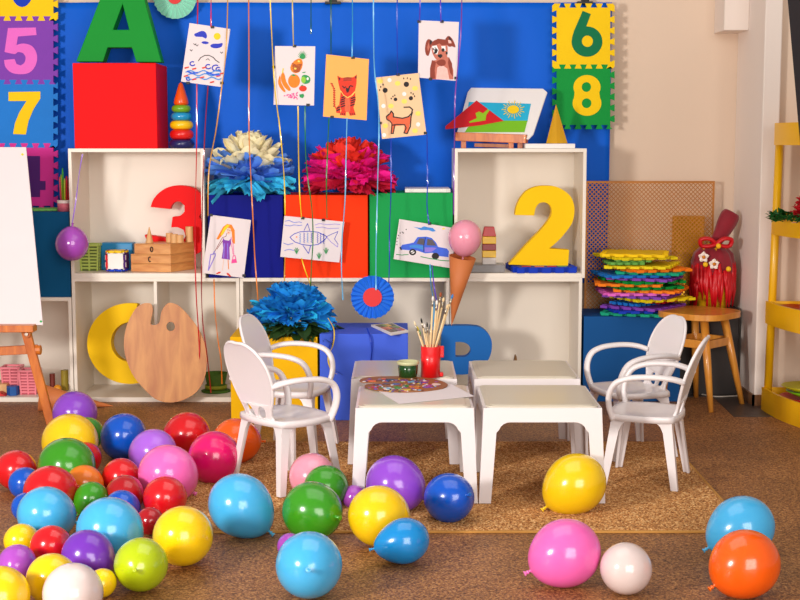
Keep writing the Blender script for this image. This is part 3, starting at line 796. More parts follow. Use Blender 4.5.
# ------------------------------------------------------------ yellow corner shelf
yr = thing('corner_shelf', 'yellow round-fronted corner shelf at the right edge', 'shelf', (P(768, 410, 7.3).x + .3, 7.3, 0))
tiers = [(778, 123, 145, .40, 775), (776, 213, 234, .46, 772), (770, 301, 323, .52, 766), (766, 387, 411, .60, 762)]
Yp = 7.38
pbot = P(767, 411, Yp); ptop = P(780.5, 126, Yp + .03)
MB().tube([Vector((pbot.x, Yp, 0)), ptop], .022, 16).build('post', YELLOWP, yr)
MB().tube([Vector((pbot.x + 1.0, Yp + .05, 0)), Vector((pbot.x + .85, Yp + .08, ptop.z))], .022, 16).build('post', YELLOWP, yr)
SHW = wood('shelf_board_wood', (150, 92, 40), (190, 124, 60), 0.4)
for i, (px, yt, yb_, R, pl) in enumerate(tiers):
    zt = P(px, yt, Yp).z; zb_ = P(px, yb_, Yp).z; xl = P(pl, yt, Yp).x
    cx, cy = xl + R, Yp - .01
    mb = MB(); ring = []
    n = 64
    for k in range(n + 1):
        a = PI + PI * k / n
        ring.append((cx + R * math.cos(a), cy + R * math.sin(a) * 1.65))
    inner = [(cx + (x - cx) * (1 - .014 / R), cy + (y - cy) * (1 - .014 / R)) for x, y in ring]
    mb.prism(ring + inner[::-1], [], (0, 0, zt - zb_), lambda p: Vector((p[0], p[1], zb_)))
    mb.box(xl, xl + 2 * R, cy, cy + .016, zb_, zt)
    t = mb.build('tier_rim', YELLOWP, yr)
    MB().prism(inner, [], (0, 0, .012), lambda p: Vector((p[0], p[1], zb_ + (zt - zb_) * .55))).build('tier_board', SHW, t)
tz = [P(px, yb_, Yp).z + (P(px, yt, Yp).z - P(px, yb_, Yp).z) * .55 + .012 for (px, yt, yb_, R, pl) in tiers]

def leaf(mb, base, d, L, W, bend=.3, m=0, up=(0, 0, 1), crumple=.1, rs=random, nseg=5):
    """a petal or leaf surface starting at base along d"""
    d = Vector(d).normalized(); u = Vector(up); s_ = d.cross(u)
    if s_.length < 1e-3: s_ = d.cross(Vector((1, 0, 0)))
    s_.normalize(); nrm = s_.cross(d).normalized(); V = []
    for i in range(nseg + 1):
        t = i / nseg; w = W * (math.sin(PI * min(t * .85 + .12, 1)) ** .7)
        c = Vector(base) + d * (L * t) + nrm * (-bend * L * t * t)
        for j in (-1, 0, 1):
            V.append(c + s_ * (w * .5 * j) + nrm * ((.18 * W if j else 0) + rs.uniform(-crumple, crumple) * W) + d * ((-.12 if j else .0) * L * t * rs.uniform(.3, 1.3)))
    mb.add(V, [(i * 3 + j, i * 3 + j + 1, i * 3 + j + 4, i * 3 + j + 3) for i in range(nseg) for j in (0, 1)], m, False)

LEAFG = mat('leaf_green', (10, 96, 30), 0.6, .2, 20); LEAFD = mat('leaf_dark', (34, 66, 16), 0.6, .2, 20)
REDP = mat('red_petal', (190, 8, 24), 0.6, .15, 20)
# wreath of green leaves with red petals on the second tier
rs = random.Random(5)
wr = thing('wreath', 'green leafy wreath with red flowers on the yellow corner shelf', 'wreath', P(795, 213, 7.25))
mb = MB(); cw = P(800, 214, 7.08); cw.z = tz[1] + .012
for k in range(200):
    a = rs.uniform(0, 2 * PI); q_ = cw + Vector((math.cos(a) * .13, math.sin(a) * .13, rs.uniform(0, .03)))
    leaf(mb, q_, (rs.uniform(-1, 1), rs.uniform(-1, 1), rs.uniform(0, .7)), .05, .025, .2, rs=rs)
mb.build('leaves', LEAFG, wr)
mb = MB()
for (fx, fz) in ((-.02, .05), (.0, .1), (.04, .06)):
    for k in range(26):
        a = rs.uniform(0, 2 * PI); leaf(mb, cw + Vector((fx, -.06, fz)), (math.cos(a), rs.uniform(-1, .3), math.sin(a) + .2), .05, .035, .1, rs=rs)
mb.build('petals', REDP, wr)
mb = MB()
for k in range(14): 
    leaf(mb, cw + Vector((-.02 + rs.uniform(-.05, .05), -.13, .0)), (rs.uniform(-1, 1), -1, rs.uniform(0, .5)), .03, .014, .1, rs=rs)
mb.build('blossoms', mat('pale_pink_petal', (240, 170, 180), .6), wr)
# third tier: red plate and small figure
c = P(797, 306, 7.22); c.z = tz[2] + .002
tag(MB().lathe([(0, 0), (.1, 0), (.16, .022), (.157, .026), (.1, .006), (0, .006)], 28, Matrix.Translation(c + Vector((.06, 0, 0)))).build('plate', mat('red_plate', (206, 14, 20), .35)), 'red plate on the third level of the yellow corner shelf', 'plate')
fg = thing('figurine', 'small pink figurine with a yellow hat on the third level of the yellow shelf', 'figurine', c + Vector((.03, .0, .008)))
fo = Matrix.Translation(c + Vector((.045, 0, .006)))
MB().lathe([(0, 0), (.03, 0), (.028, .03), (.018, .08), (0, .085)], 16, fo).build('body', mat('figure_pink', (236, 150, 160), .5), fg)
MB().lathe([(0, .08), (.018, .085), (.022, .1), (.016, .12), (0, .124)], 16, fo).build('head', mat('figure_skin', (238, 206, 180), .5), fg)
MB().lathe([(0, .118), (.03, .118), (.03, .124), (.014, .128), (.01, .15), (0, .155)], 16, fo).build('hat', mat('figure_hat', (220, 180, 20), .5), fg)
# lowest tier: coloured dishes
for k, (nm, colr, dz, R_, lab, dx) in enumerate((('plate', 'red_plate', .001, .15, 'red plate, lowest of the three on the bottom level of the yellow shelf', .06), ('bowl', 'lime_dish', .032, .125, 'lime green dish between the red plate and the yellow one', .07), ('plate', 'yellow_dish', .060, .135, 'yellow-green plate on top of the lime dish', .055))):
    mm = {'red_plate': MATS['red_plate'], 'lime_dish': mat('lime_dish', (130, 210, 30), .35), 'yellow_dish': mat('yellow_dish', (206, 196, 30), .35)}[colr]
    c = P(790, 395, 7.15); c.z = tz[3] + dz
    tag(MB().lathe([(0, 0), (R_ * .6, 0), (R_, .026), (R_ - .003, .029), (R_ * .6, .006), (0, .006)], 32, Matrix.Translation(c + Vector((dx + .05, .05, 0)))).build(nm, mm), lab, 'dish')

# black studio softbox at the right edge
sb = MB(); Ys = 5.2
fr = [P(785.5, -25, Ys), P(804, 190, Ys), P(1010, 215, Ys), P(1010, -60, Ys)]
bk = [P(850, 20, Ys - .4), P(856, 110, Ys - .4), P(940, 118, Ys - .4), P(940, 0, Ys - .4)]
sbo = thing('softbox', 'black studio softbox leaning into the top right corner', 'softbox', (sum(p.x for p in fr) / 4, Ys, 0))
MB().hexa([bk[1], bk[2], bk[3], bk[0], fr[1], fr[2], fr[3], fr[0]]).build('hood', mat('black_nylon', (12, 10, 12), .6), sbo)
MB().bar((sum(p.x for p in bk) / 4, Ys - .3, 0), (sum(p.x for p in bk) / 4, Ys - .3, fr[1].z), (.03, .03), n=12).build('stand', BLACK, sbo)

# ------------------------------------------------------------ perforated sheet
YPn = 8.0
a = P(586, 181, YPn); b = P(711, 330, YPn)
zl = 0.03
pan = thing('perforated_panel', 'golden brown perforated sheet standing behind the foam tile stack', 'panel', ((a.x + b.x) / 2, YPn, zl))
mb = MB(); cell = .0245; zt = a.z; mar = .012
nx = int((b.x - a.x - 2 * mar) / cell); nz = int((zt - .42 - mar) / cell)
cw_ = (b.x - a.x - 2 * mar) / nx; ch_ = (zt - .42 - mar) / nz
gx = a.x + mar; gz = .42
VV = {}; V = []; Fc = []
def vi(x, z):
    k = (round(x, 5), round(z, 5))
    if k not in VV: VV[k] = len(V); V.append((x, YPn, z))
    return VV[k]
for i in range(nx):
    for j in range(nz):
        x = gx + i * cw_; z = gz + j * ch_; c_ = .36
        q = lambda u, v: vi(x + u * cw_, z + v * ch_)
        L_, R_, B_, T_ = q(.5 - c_, .5), q(.5 + c_, .5), q(.5, .5 - c_), q(.5, .5 + c_)
        Fc += [(q(c_, 0), q(1 - c_, 0), B_), (q(1, c_), q(1, 1 - c_), R_), (q(1 - c_, 1), q(c_, 1), T_), (q(0, 1 - c_), q(0, c_), L_),
               (q(c_, 0), B_, L_, q(0, c_)), (q(1 - c_, 0), q(1, c_), R_, B_), (q(1, 1 - c_), q(1 - c_, 1), T_, R_), (q(0, 1 - c_), L_, T_, q(c_, 1))]
mb.add(V, Fc)
mb.box(a.x, gx, YPn, YPn + .002, gz, zt); mb.box(b.x - mar, b.x, YPn, YPn + .002, gz, zt); mb.box(gx, b.x - mar, YPn, YPn + .002, zt - mar, zt); mb.box(a.x, b.x, YPn, YPn + .002, zl, gz)
mb.build('sheet', GOLD, pan, fix=False)
c = P(688, 250, 8.05)
tag(MB().lathe([(0, 0), (.095, 0), (.095, P(0, 216, 8.05).z), (0, P(0, 216, 8.05).z)], 24, Matrix.Translation((c.x, 8.052, 0)) @ Matrix.Diagonal((1, .42, 1, 1))).build('metal_can', mat('gold_metal', (220, 160, 30), .3, metal=.6)), 'tall golden can seen through the holes of the perforated sheet', 'can')

# ------------------------------------------------------------ red bundle on the cabinet
br = P(712, 309, 7.86); zb_ = 0.501
rb = thing('gift_bundle', 'dark red wrapped bundle with a bow, flowers and red fringe beside the column', 'gift bundle', (br.x, 7.88, zb_))
M0 = Matrix.Translation((br.x, 7.87, zb_))
hb = P(0, 243, 7.86).z - zb_
MB().lathe([(0, 0), (.085, 0), (.105, .08), (.112, .18), (.11, hb * .75), (.075, hb * .93), (.03, hb)], 28, M0).build('body', mat('yellow_wrap', (240, 180, 10), .5), rb)
DR = mat('maroon_cloth', (136, 2, 30), .75, .3, 12, sheen=.3)
mb = MB(); rs = random.Random(9); V = []; n = 48
prof = [(.112, hb * .5), (.119, hb * .6), (.122, hb * .70), (.108, hb * .84), (.07, hb * .95), (.028, hb + .0)]
for i, (r_, z_) in enumerate(prof):
    for k in range(n):
        a_ = 2 * PI * k / n; w = 1 + .05 * math.sin(a_ * 7 + i) + .04 * math.sin(a_ * 13)
        V.append(Vector((br.x + r_ * w * math.cos(a_), 7.87 + r_ * w * math.sin(a_), zb_ + z_)))
mb.add(V, [(i * n + k, i * n + (k + 1) % n, (i + 1) * n + (k + 1) % n, (i + 1) * n + k) for i in range(len(prof) - 1) for k in range(n)], 0, True)
mb.build('wrap', DR, rb)
k0 = P(714, 245, 7.86); k1 = P(722, 232, 7.86); k2 = P(728, 220, 7.86); k3 = P(731.5, 213, 7.86)
mb = MB().tube(smooth_path([k0 - Vector((.0, 0, .02)), k0, k1, k2, k3, k3 + Vector((.004, 0, .008))], 4), [.034, .032, .028, .028, .030, .034, .038, .042, .046, .050, .053, .055, .056, .056, .055, .052, .048, .044, .038, .028, .014][:21], 9, flat=.7)
mb.build('knotted_top', DR, rb)
RB = mat('red_ribbon', (206, 10, 26), .4, .1, 10)
mb = MB(); kc = P(716, 244, 7.77)
for sx in (-1, 1):
    loop = [kc, kc + Vector((sx * .04, -.01, .03)), kc + Vector((sx * .085, 0, .025)), kc + Vector((sx * .08, .01, -.01)), kc + Vector((sx * .04, 0, -.012)), kc]
    mb.tube(smooth_path(loop, 4), .024, 8, lat=(0, 1, 0), flat=.5)
mb.build('bow', RB, rb)
pomy = mat('yellow_pompom', (250, 196, 20), .8)
for (x, y) in ((718.5, 246), (705.5, 264.5), (728.5, 269)):
    c = P(x, y, 7.745); MB().lathe([(.0145 * math.sin(PI * i / 10), -.0145 * math.cos(PI * i / 10)) for i in range(11)], 14, Matrix.Translation(c)).build('pompom', pomy, rb)
wp = mat('white_petal', (248, 236, 226), .6); op_ = mat('orange_heart', (246, 150, 30), .6)
for (x, y) in ((703.5, 257), (714, 264)):
    c = P(x, y, 7.738); mb = MB()
    for k in range(5):
        a_ = 2 * PI * k / 5 + .3; leaf(mb, c, (math.cos(a_), -.25, math.sin(a_)), .033, .026, 0, up=(0, 1, 0), crumple=.03, rs=rs)
    f_ = mb.build('flower', wp, rb)
    MB().lathe([(0, 0), (.01, .002), (0, .008)], 12, Matrix.Translation(c + Vector((0, -.006, 0))) @ Matrix.Rotation(PI / 2, 4, 'X')).build('flower_heart', op_, f_)
mb = MB()
for k in range(60):
    a_ = rs.uniform(PI, 2 * PI) ; r_ = .118; zt_ = zb_ + hb * rs.uniform(.52, .72); L_ = rs.uniform(.10, .26); sw = rs.uniform(-.025, .025)
    p0 = Vector((br.x + r_ * math.cos(a_), 7.87 + r_ * math.sin(a_), zt_)); a2 = a_ + sw * 6
    p2 = Vector((br.x + .117 * math.cos(a2), 7.87 + .117 * math.sin(a2), max(zt_ - L_, zb_ + .01)))
    mb.tube([p0, p0.lerp(p2, .5) + Vector((math.cos(a_), math.sin(a_), 0)) * .006, p2], [.009, .011, .003], 5)
mb.build('fringe', RB, rb)

# ------------------------------------------------------------ toys inside the upper left cube and on top
# ring stacker
xs = P(181.5, 120, 7.72)
st = thing('ring_stacker', 'toy ring stacker with an orange cone on top, right of the red cube', 'toy', (xs.x, 7.72, ZTOP))
rings = [((139.5, 148.5), .070, (28, 30, 92), 'navy'), ((129.5, 139.5), .066, (226, 26, 22), 'red'), ((120.5, 129.5), .064, (252, 200, 12), 'yellow'), ((112.5, 120.5), .057, (20, 150, 206), 'cyan'), ((105, 112.5), .053, (120, 176, 30), 'green')]
for (yy, r_, c_, nm) in rings:
    z1_, z0_ = P(181.5, yy[0], 7.72).z, P(181.5, yy[1], 7.72).z
    if nm == 'navy': z0_ = ZTOP
    hh = (z1_ - z0_) / 2; R_ = r_ - hh
    MB().lathe([(.008, z0_)] + [(R_ + hh * math.cos(t_), z0_ + hh + hh * math.sin(t_)) for t_ in [-PI / 2 + PI * i / 10 for i in range(11)]] + [(.008, z1_)], 28, Matrix.Translation((xs.x, 7.72, 0))).build('ring', mat('ring_' + nm, c_, .3, coat=.3), st)
zc0, zc1 = P(181.5, 105, 7.72).z, P(181.5, 82, 7.72).z
MB().lathe([(0, zc0), (.036, zc0), (.041, zc0 + .012), (.036, zc0 + .035), (.012, zc1 - .012), (0, zc1)], 24, Matrix.Translation((xs.x, 7.72, 0))).build('cone_tip', mat('ring_orange', (246, 88, 14), .3, coat=.3), st)

# three stacked wooden boxes turned to the room
ang = math.radians(-35)
cb = P(171, 274, 7.70)
ZB = [ZI, P(0, 264, 7.66).z, P(0, 254.5, 7.66).z, P(0, 244, 7.66).z]
dark = mat('dark_cut', (60, 34, 18), .7)
for i, (L1, L2, sh, lab) in enumerate(((.265, .21, 0, 'light wooden box, lowest of the three stacked in the left cube'), (.265, .21, 0, 'light wooden box in the middle of the three, with a C-shaped finger hole'), (.235, .21, 0, 'light wooden box on top of the three, with an O-shaped finger hole'))):
    z0_, z1_ = ZB[i] + .001, ZB[i + 1]
    corner = Vector((P(171, 270, 7.66).x, 7.655, 0))
    d1 = Vector((-math.cos(math.radians(14)), math.sin(math.radians(-6)) + .1, 0)).normalized(); d1 = Vector((-.985, .17, 0)).normalized(); d2 = Vector((.38, .925, 0)).normalized()
    d2 = Vector((.50, .87, 0)).normalized()
    if i < 2: L1 = .232
    else: L1 = .21
    q_ = [corner, corner + d1 * L1, corner + d1 * L1 + d2 * L2, corner + d2 * L2]
    rr2 = thing('wooden_box', lab, 'wooden box', (corner + (d1 * L1 + d2 * L2) / 2) + Vector((0, 0, z0_)), 0, 'stacked wooden boxes')
    MB().hexa([p + Vector((0, 0, z0_)) for p in q_] + [p + Vector((0, 0, z1_ - .006)) for p in q_]).build('body', WOODL, rr2, .002)
    MB().hexa([p + Vector((0, 0, z1_ - .0055)) for p in q_] + [p + Vector((0, 0, z1_)) for p in q_]).build('lid', WOODL, rr2, .001)
    if i:
        cc = corner + d1 * (L1 * .52) + Vector((0, 0, (z0_ + z1_) / 2 - .002)); n_ = Vector((-.17, -.985, 0)).normalized()
        loop = [cc + d1 * (.007 * math.cos(t_)) + Vector((0, 0, .013 * math.sin(t_))) + n_ * .001 for t_ in [math.radians(a) for a in (range(0, 361, 24) if i == 2 else range(-130, 131, 20))]]
        MB().tube(loop, .0035, 6).build('finger_hole', dark, rr2)
ztb = ZB[3] + .001
PW = wood('peg_wood', (212, 158, 98), (232, 184, 126), .5)
def cyl(px, yb, ytop, w, Y, m, label, name='wooden_cylinder', cat='toy block', z0=None, tipr=None):
    a = P(px, yb, Y); h = P(px, ytop, Y).z; z0 = a.z if z0 is None else z0; r_ = w / F * Y / 2
    pr = [(0, z0), (r_, z0), (r_, h), (0, h)] if tipr is None else [(0, z0), (r_, z0), (tipr, h), (0, h)]
    return tag(MB().lathe(pr, 20, Matrix.Translation((a.x, Y, 0)), smooth=False).build(name, m, bevel=.001 if tipr is None else 0), label, cat, 'little wooden turned blocks')
cyl(149.5, 243, 227, 8, 7.74, PW, 'slim wooden cone standing on the stacked boxes', 'wooden_cone', z0=ztb, tipr=.002)
cyl(169.5, 243, 233, 7, 7.76, PW, 'short wooden cylinder, left one of three on the stacked boxes', z0=ztb)
cyl(174.5, 243.5, 234, 7, 7.73, PW, 'short wooden cylinder, middle one of three on the stacked boxes', z0=ztb)
cyl(180, 243.5, 235, 7.5, 7.74, PW, 'short wooden cylinder, right one of three on the stacked boxes', z0=ztb)
cyl(189.5, 243, 226.5, 7.5, 7.80, PW, 'tall wooden cylinder at the right of the stacked boxes', z0=ztb)

# baskets
def basket(cx, Y, z0, w, h, m, label, rows=7, dark_inside=True):
    r = thing('basket', label, 'basket', (cx, Y, z0), 0, 'slatted plastic baskets')
    def sec(k, z): return [Vector((cx + sx * w / 2 * k, Y + sy * w / 2 * k, z)) for sx, sy in ((-1, -1), (1, -1), (1, 1), (-1, 1))]
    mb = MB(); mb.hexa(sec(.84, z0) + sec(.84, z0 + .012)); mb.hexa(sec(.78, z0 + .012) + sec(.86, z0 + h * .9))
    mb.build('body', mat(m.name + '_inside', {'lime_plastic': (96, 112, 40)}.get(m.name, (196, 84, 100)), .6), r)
    mb = MB()
    for i in range(rows):
        z = z0 + h * (.08 + .84 * i / rows); k = .84 + .16 * (z - z0) / h
        s1 = sec(k, z); s2 = sec(k, z + h * .06)
        for a_ in range(4):
            b_ = (a_ + 1) % 4; mb.bar(s1[a_].lerp(s2[a_], .5), s1[b_].lerp(s2[b_], .5), (.006, h * .06))
    for a_ in range(4):
        for f_ in (0, .5): 
            p0 = sec(.84, z0)[a_].lerp(sec(.84, z0)[(a_ + 1) % 4], f_); p1 = sec(1, z0 + h)[a_].lerp(sec(1, z0 + h)[(a_ + 1) % 4], f_)
            mb.bar(p0, p1, (.009, .009))
    mb.build('slats', m, r)
    mb = MB(); s1 = sec(1.03, z0 + h * .96)
    for a_ in range(4): mb.bar(s1[a_], s1[(a_ + 1) % 4], (.014, .012))
    mb.build('rim', m, r, .002)
    return r
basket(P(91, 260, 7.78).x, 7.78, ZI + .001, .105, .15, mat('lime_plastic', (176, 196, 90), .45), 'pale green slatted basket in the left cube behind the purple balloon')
PKP = mat('pink_plastic', (244, 136, 150), .45)
zls = .027
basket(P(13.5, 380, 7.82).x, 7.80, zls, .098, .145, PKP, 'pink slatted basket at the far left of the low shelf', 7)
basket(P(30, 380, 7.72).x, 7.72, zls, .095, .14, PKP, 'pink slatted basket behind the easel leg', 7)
for (px, yb, yt_, w, Y, c_, nm, lab) in ((52.5, 384, 373.5, 5.5, 7.86, (120, 40, 26), 'dark_red', 'small dark red wooden cylinder in the low left shelf'), (65, 386, 370, 7.5, 7.82, (160, 140, 40), 'olive', 'olive wooden cylinder in the low left shelf beside the ball')):
    cyl(px, yb, yt_, w, Y, mat('paint_' + nm, c_, .5), lab, z0=zls)
a = P(57.5, 382, 7.74); r_ = .023
tag(MB().lathe([(r_ * math.sin(PI * i / 12), -r_ * math.cos(PI * i / 12)) for i in range(13)], 18, Matrix.Translation((a.x, 7.74, zls + r_))).build('ball', mat('paint_amber', (232, 150, 30), .45)), 'small orange wooden ball in the low left shelf', 'ball')
a = P(12.5, 390, 7.66)
tag(MB().prism([(a.x + .034 * math.cos(t_), 7.67 + .034 * math.sin(t_)) for t_ in [PI / 3 * k + .3 for k in range(6)]], [], (0, 0, .052), lambda p: Vector((p[0], p[1], zls))).build('hexagon_block', mat('paint_blue', (10, 84, 160), .45), bevel=.002), 'blue six-sided block at the front of the low left shelf', 'toy block')
a = P(1, 392, 7.66)
tag(MB().hexa([Vector((a.x + x, 7.66 + y, zls + z)) for x, y, z in ((-.05, -.03, 0), (.035, -.03, 0), (.035, .03, 0), (-.05, .03, 0), (-.05, -.03, .02), (0, -.03, .02), (0, .03, .02), (-.05, .03, .02))]).build('wedge_block', mat('paint_red', (200, 20, 20), .45), bevel=.001), 'red wedge block left of the blue six-sided block', 'toy block')
a = P(-4, 380, 7.74)
tag(MB().box(a.x - .08, a.x + .07, 7.7, 7.85, zls, zls + .055).build('wooden_tray', PW, bevel=.002), 'light wooden block at the left edge of the low shelf', 'toy block')

# pencil cup on the teal box
ZTL = P(0, 212, YF + .02).z
a = P(64, 212, 7.70); pc = thing('pencil_cup', 'pink patterned cup on the teal box', 'cup', (a.x, 7.7, ZTL))
rr3 = 6.3 / F * 7.7; hcup = P(0, 200, 7.7).z - ZTL
MB().lathe([(0, ZTL), (rr3, ZTL), (rr3, ZTL + hcup * .98), (rr3 - .003, ZTL + hcup * .98), (rr3 - .003, ZTL + .004), (0, ZTL + .004)], 24, Matrix.Translation((a.x, 7.7, 0)), smooth=True).build('body', mat('pink_card', (226, 110, 130), .5, .25, 40), pc)
MB().lathe([(rr3 + .0008, ZTL + hcup * .72), (rr3 + .0012, ZTL + hcup * .99), (rr3 - .001, ZTL + hcup * 1.0)], 24, Matrix.Translation((a.x, 7.7, 0))).build('rim_band', mat('pink_band', (244, 226, 220), .5), pc)
pens = [(59.5, 177, (200, 60, 90), 'rose'), (61, 174, (150, 170, 30), 'olive'), (62.5, 168, (50, 180, 40), 'bright green'), (64.5, 178, (190, 196, 60), 'lime'), (66.5, 176, (220, 40, 60), 'red'), (68.5, 177, (160, 60, 50), 'brick'), (70, 177, (200, 30, 40), 'crimson')]
for i, (x, y, c_, nm) in enumerate(pens):
    top = P(x, y, 7.70 + .01 * (i % 3 - 1)); bot = Vector((a.x + (top.x - a.x) * .6, 7.7 + .008 * (i % 3 - 1), ZTL + .006))
    mm = mat('pen_' + nm.replace(' ', '_'), c_, .4)
    tag(MB().tube([bot, bot.lerp(top, .9), bot.lerp(top, .9), top], [.0052, .0052, .0052, .0015 if i % 2 else .003], 8).build('felt_pen', mm), '%s pen standing in the pink cup' % nm, 'pen', 'pens in the pink cup')

# foam puzzle cube and the blue case behind it
c = P(117, 262, 7.70); s = .10
pzr = thing('puzzle_cube', 'small foam puzzle cube with a white face and coloured toothed edges', 'toy', (c.x, 7.72, ZI))
W_ = foam((244, 238, 232), 'white')
def puzz(face_pts, off, m, nm='face'):
    pass
zc = ZI + .012 + s / 2
o2 = [(x * s / 62, y * s / 62) for x, y in tile_outline(-31, -31, 31, 31, 2, 9, (1, 1, 1, 1))]
yc = 7.66
MB().prism(o2, [], (0, .012, 0), lambda p: Vector((c.x + p[0], yc, zc + p[1]))).build('face', W_, pzr)
for (nm, mm, f_) in (('face', FRD, lambda p: Vector((c.x - s / 2 - .004, yc + s / 2 + p[0], zc + p[1]))), ('face', FY, lambda p: Vector((c.x + p[0], yc + s / 2 + p[1], zc + s / 2 - .004))), ('face', FRB, lambda p: Vector((c.x + p[0], yc + s / 2 + p[1], zc - s / 2 - .007))), ('face', FDP, lambda p: Vector((c.x + s / 2 - .006, yc + s / 2 + p[0], zc + p[1])))):
    offv = {FRD: (.011, 0, 0), FY: (0, 0, .011), FRB: (0, 0, .011), FDP: (.011, 0, 0)}[mm]
    MB().prism(o2, [], offv, f_).build(nm, mm, pzr)
a = P(100.5, 243, 7.80); b = P(133, 270, 7.80)
tag(MB().box(a.x, b.x, 7.80, 7.90, ZI, a.z).build('case', mat('cyan_case', (8, 132, 190), .4), bevel=.006), 'glossy blue case standing behind the foam puzzle cube', 'case')

# items in the upper right cube
zt_ = ZI + .001
a = P(489, 263, 7.68)
tray = boxpx('tray', 471, 265, 505, 272, 7.64, .16, mat('grey_tray', (120, 116, 116), .3), 'flat grey tray under the block tower in the right cube', 'tray', .002, zb=zt_)
zt2 = P(0, 265, 7.64).z
tw = thing('block_tower', 'small tower of red and yellow blocks in the upper right cube', 'toy', (a.x, 7.70, zt2))
xs_ = a.x; w2 = 6.8 / F * 7.7
lv = [(264.5, 257, (204, 196, 190), 'clear'), (257, 250, (246, 196, 20), 'yellow'), (250, 243.5, (150, 14, 24), 'maroon'), (243.5, 236, (246, 196, 20), 'yellow'), (236, 226.5, (196, 14, 18), 'red')]
for i, (yb, yt_, c_, nm) in enumerate(lv):
    z0_, z1_ = P(0, yb, 7.7).z, P(0, yt_, 7.7).z
    if i == 0: z0_ = zt2
    if i == 4:
        mb = MB().hexa([Vector((xs_ + sx * w2, 7.70 + sy * w2, z0_)) for sx, sy in ((-1, -1), (1, -1), (1, 1), (-1, 1))] + [Vector((xs_ + sx * w2 * .72, 7.70 + sy * w2 * .72, z1_)) for sx, sy in ((-1, -1), (1, -1), (1, 1), (-1, 1))])
    else:
        mb = MB().box(xs_ - w2, xs_ + w2, 7.70 - w2, 7.70 + w2, z0_, z1_ - .001)
    mb.build('block', mat('toy_' + nm, c_, .3), tw, .003)

# white case on the green box, thin book and pyramid on the right cube
a = P(401, 186, 7.75); b = P(453, 192, 7.75); zg = P(0, 193, YF + .015).z
tag(MB().box(P(405, 190, 7.65).x, P(450.5, 190, 7.65).x, 7.65, 7.95, zg + .001, zg + .022).build('flat_case', CARDW, bevel=.003), 'thin white case lying on top of the green box', 'case')
a = P(524.5, 147, 7.66); b = P(574, 147, 7.66)
tag(MB().box(a.x, b.x, 7.61, 7.85, ZTOP + .001, ZTOP + .026).build('book', CARDW, bevel=.002), 'thin white book lying on the right cube under the yellow pyramid', 'book')
c = P(557, 146, 7.73); apx = P(556, 104, 7.75); zq = ZTOP + .027
mb = MB(); n = 10; base = []
for k in range(n):
    a_ = 2 * PI * k / n + .2; r_ = .062 if k % 2 else .052; base.append(Vector((c.x + r_ * math.cos(a_), 7.74 + r_ * math.sin(a_), zq)))
mb.add(base + [apx], [(k, (k + 1) % n, n) for k in range(n)] + [tuple(range(n))[::-1]])
tag(mb.build('paper_pyramid', mat('yellow_paper', (214, 158, 14), .6, .1)), 'pleated yellow paper pyramid on the thin white book', 'paper pyramid')

# small tabletop easel with the collage on the right cube
yaw = math.radians(28); ln = math.radians(35)
bl = P(457, 134, 7.66); ux = Vector((math.cos(yaw), math.sin(yaw), 0)); bk_ = Vector((-math.sin(yaw), math.cos(yaw), 0)) * -1
bk_ = Vector((math.sin(yaw), math.cos(yaw), 0)); ux = Vector((math.cos(yaw), -math.sin(yaw), 0))
up_ = (Vector((0, 0, 1)) * math.cos(ln) + bk_ * math.sin(ln)).normalized()
nf = up_.cross(ux).normalized()
if nf.y > 0: nf = -nf
OR = P(455.5, 136.5, 7.86)
def eb(u, v, w=0): return OR + ux * u + up_ * v + nf * w
def solve_uv(px, py):
    d = Vector(ray(px, py)); o_ = Vector((0, 0, H)); t = (OR - o_).dot(nf) / d.dot(nf); p = o_ + d * t - OR
    return (p.dot(ux), p.dot(up_))
er2 = thing('tabletop_easel', 'small wooden table easel on the right cube with a collage on its white board', 'easel', (OR.x + .2, 7.72, ZTOP))
bpx = smooth_loop([(457, 132), (467.5, 92), (471, 87.5), (543, 88.5), (547, 92), (533, 134), (528, 139)], 1)
bu = [solve_uv(*p) for p in bpx]
MB().prism(bu, [], nf * -.01, lambda p: eb(p[0], p[1])).build('board', CARDW, er2, .003)
mb = MB()
def cl(pts, w, m): mb.prism([solve_uv(*p) for p in pts], [], nf * .0012, lambda p: eb(p[0], p[1], w), m)
cl(sc([(165, 155), (520, 165), (500, 265), (150, 270)], 440, 75, 5.714), .0005, 0)
cl(sc([(160, 300), (230, 275), (340, 262), (500, 262), (483, 328), (143, 328)], 440, 75, 5.714), .0018, 1)
cl(sc([(210, 148), (365, 265), (230, 290), (33, 312), (33, 295)], 440, 75, 5.714), .0031, 2)
cl(sc([(205, 222), (225, 212), (248, 222), (275, 198), (285, 204), (266, 232), (262, 262), (225, 268), (170, 276), (168, 270), (212, 250)], 440, 75, 5.714), .0044, 3)
cl(ell(440 + 420 / 5.714, 75 + 200 / 5.714, 6, 4.2, 20), .0044, 4)
for k in range(22):
    a_ = 2 * PI * k / 22; cx2, cy2 = 440 + 420 / 5.714, 75 + 200 / 5.714
    p0 = (cx2 + 7 * math.cos(a_), cy2 + 5 * math.sin(a_)); L_ = 11.5 if k % 2 else 9.5
    p1 = (cx2 + L_ * math.cos(a_), cy2 + L_ * .8 * math.sin(a_)); nx_, ny_ = -math.sin(a_) * .3, math.cos(a_) * .3
    cl([(p0[0] - nx_, p0[1] - ny_), (p1[0] - nx_, p1[1] - ny_), (p1[0] + nx_, p1[1] + ny_), (p0[0] + nx_, p0[1] + ny_)], .0044, 4)
mb.build('collage', [mat('card_cyan', (30, 178, 216), .6), mat('card_lime', (120, 190, 20), .6), mat('card_red', (214, 20, 26), .6), mat('card_lime_bright', (150, 200, 20), .6), mat('card_sun', (250, 208, 10), .6)], er2)
p0, p1 = P(456.5, 136.5, 7.80), P(527, 139, 7.66)
mb = MB().bar(p0 + Vector((0, 0, 0)), p1, (.05, .048)); mb.build('ledge', WOODE, er2, .003)
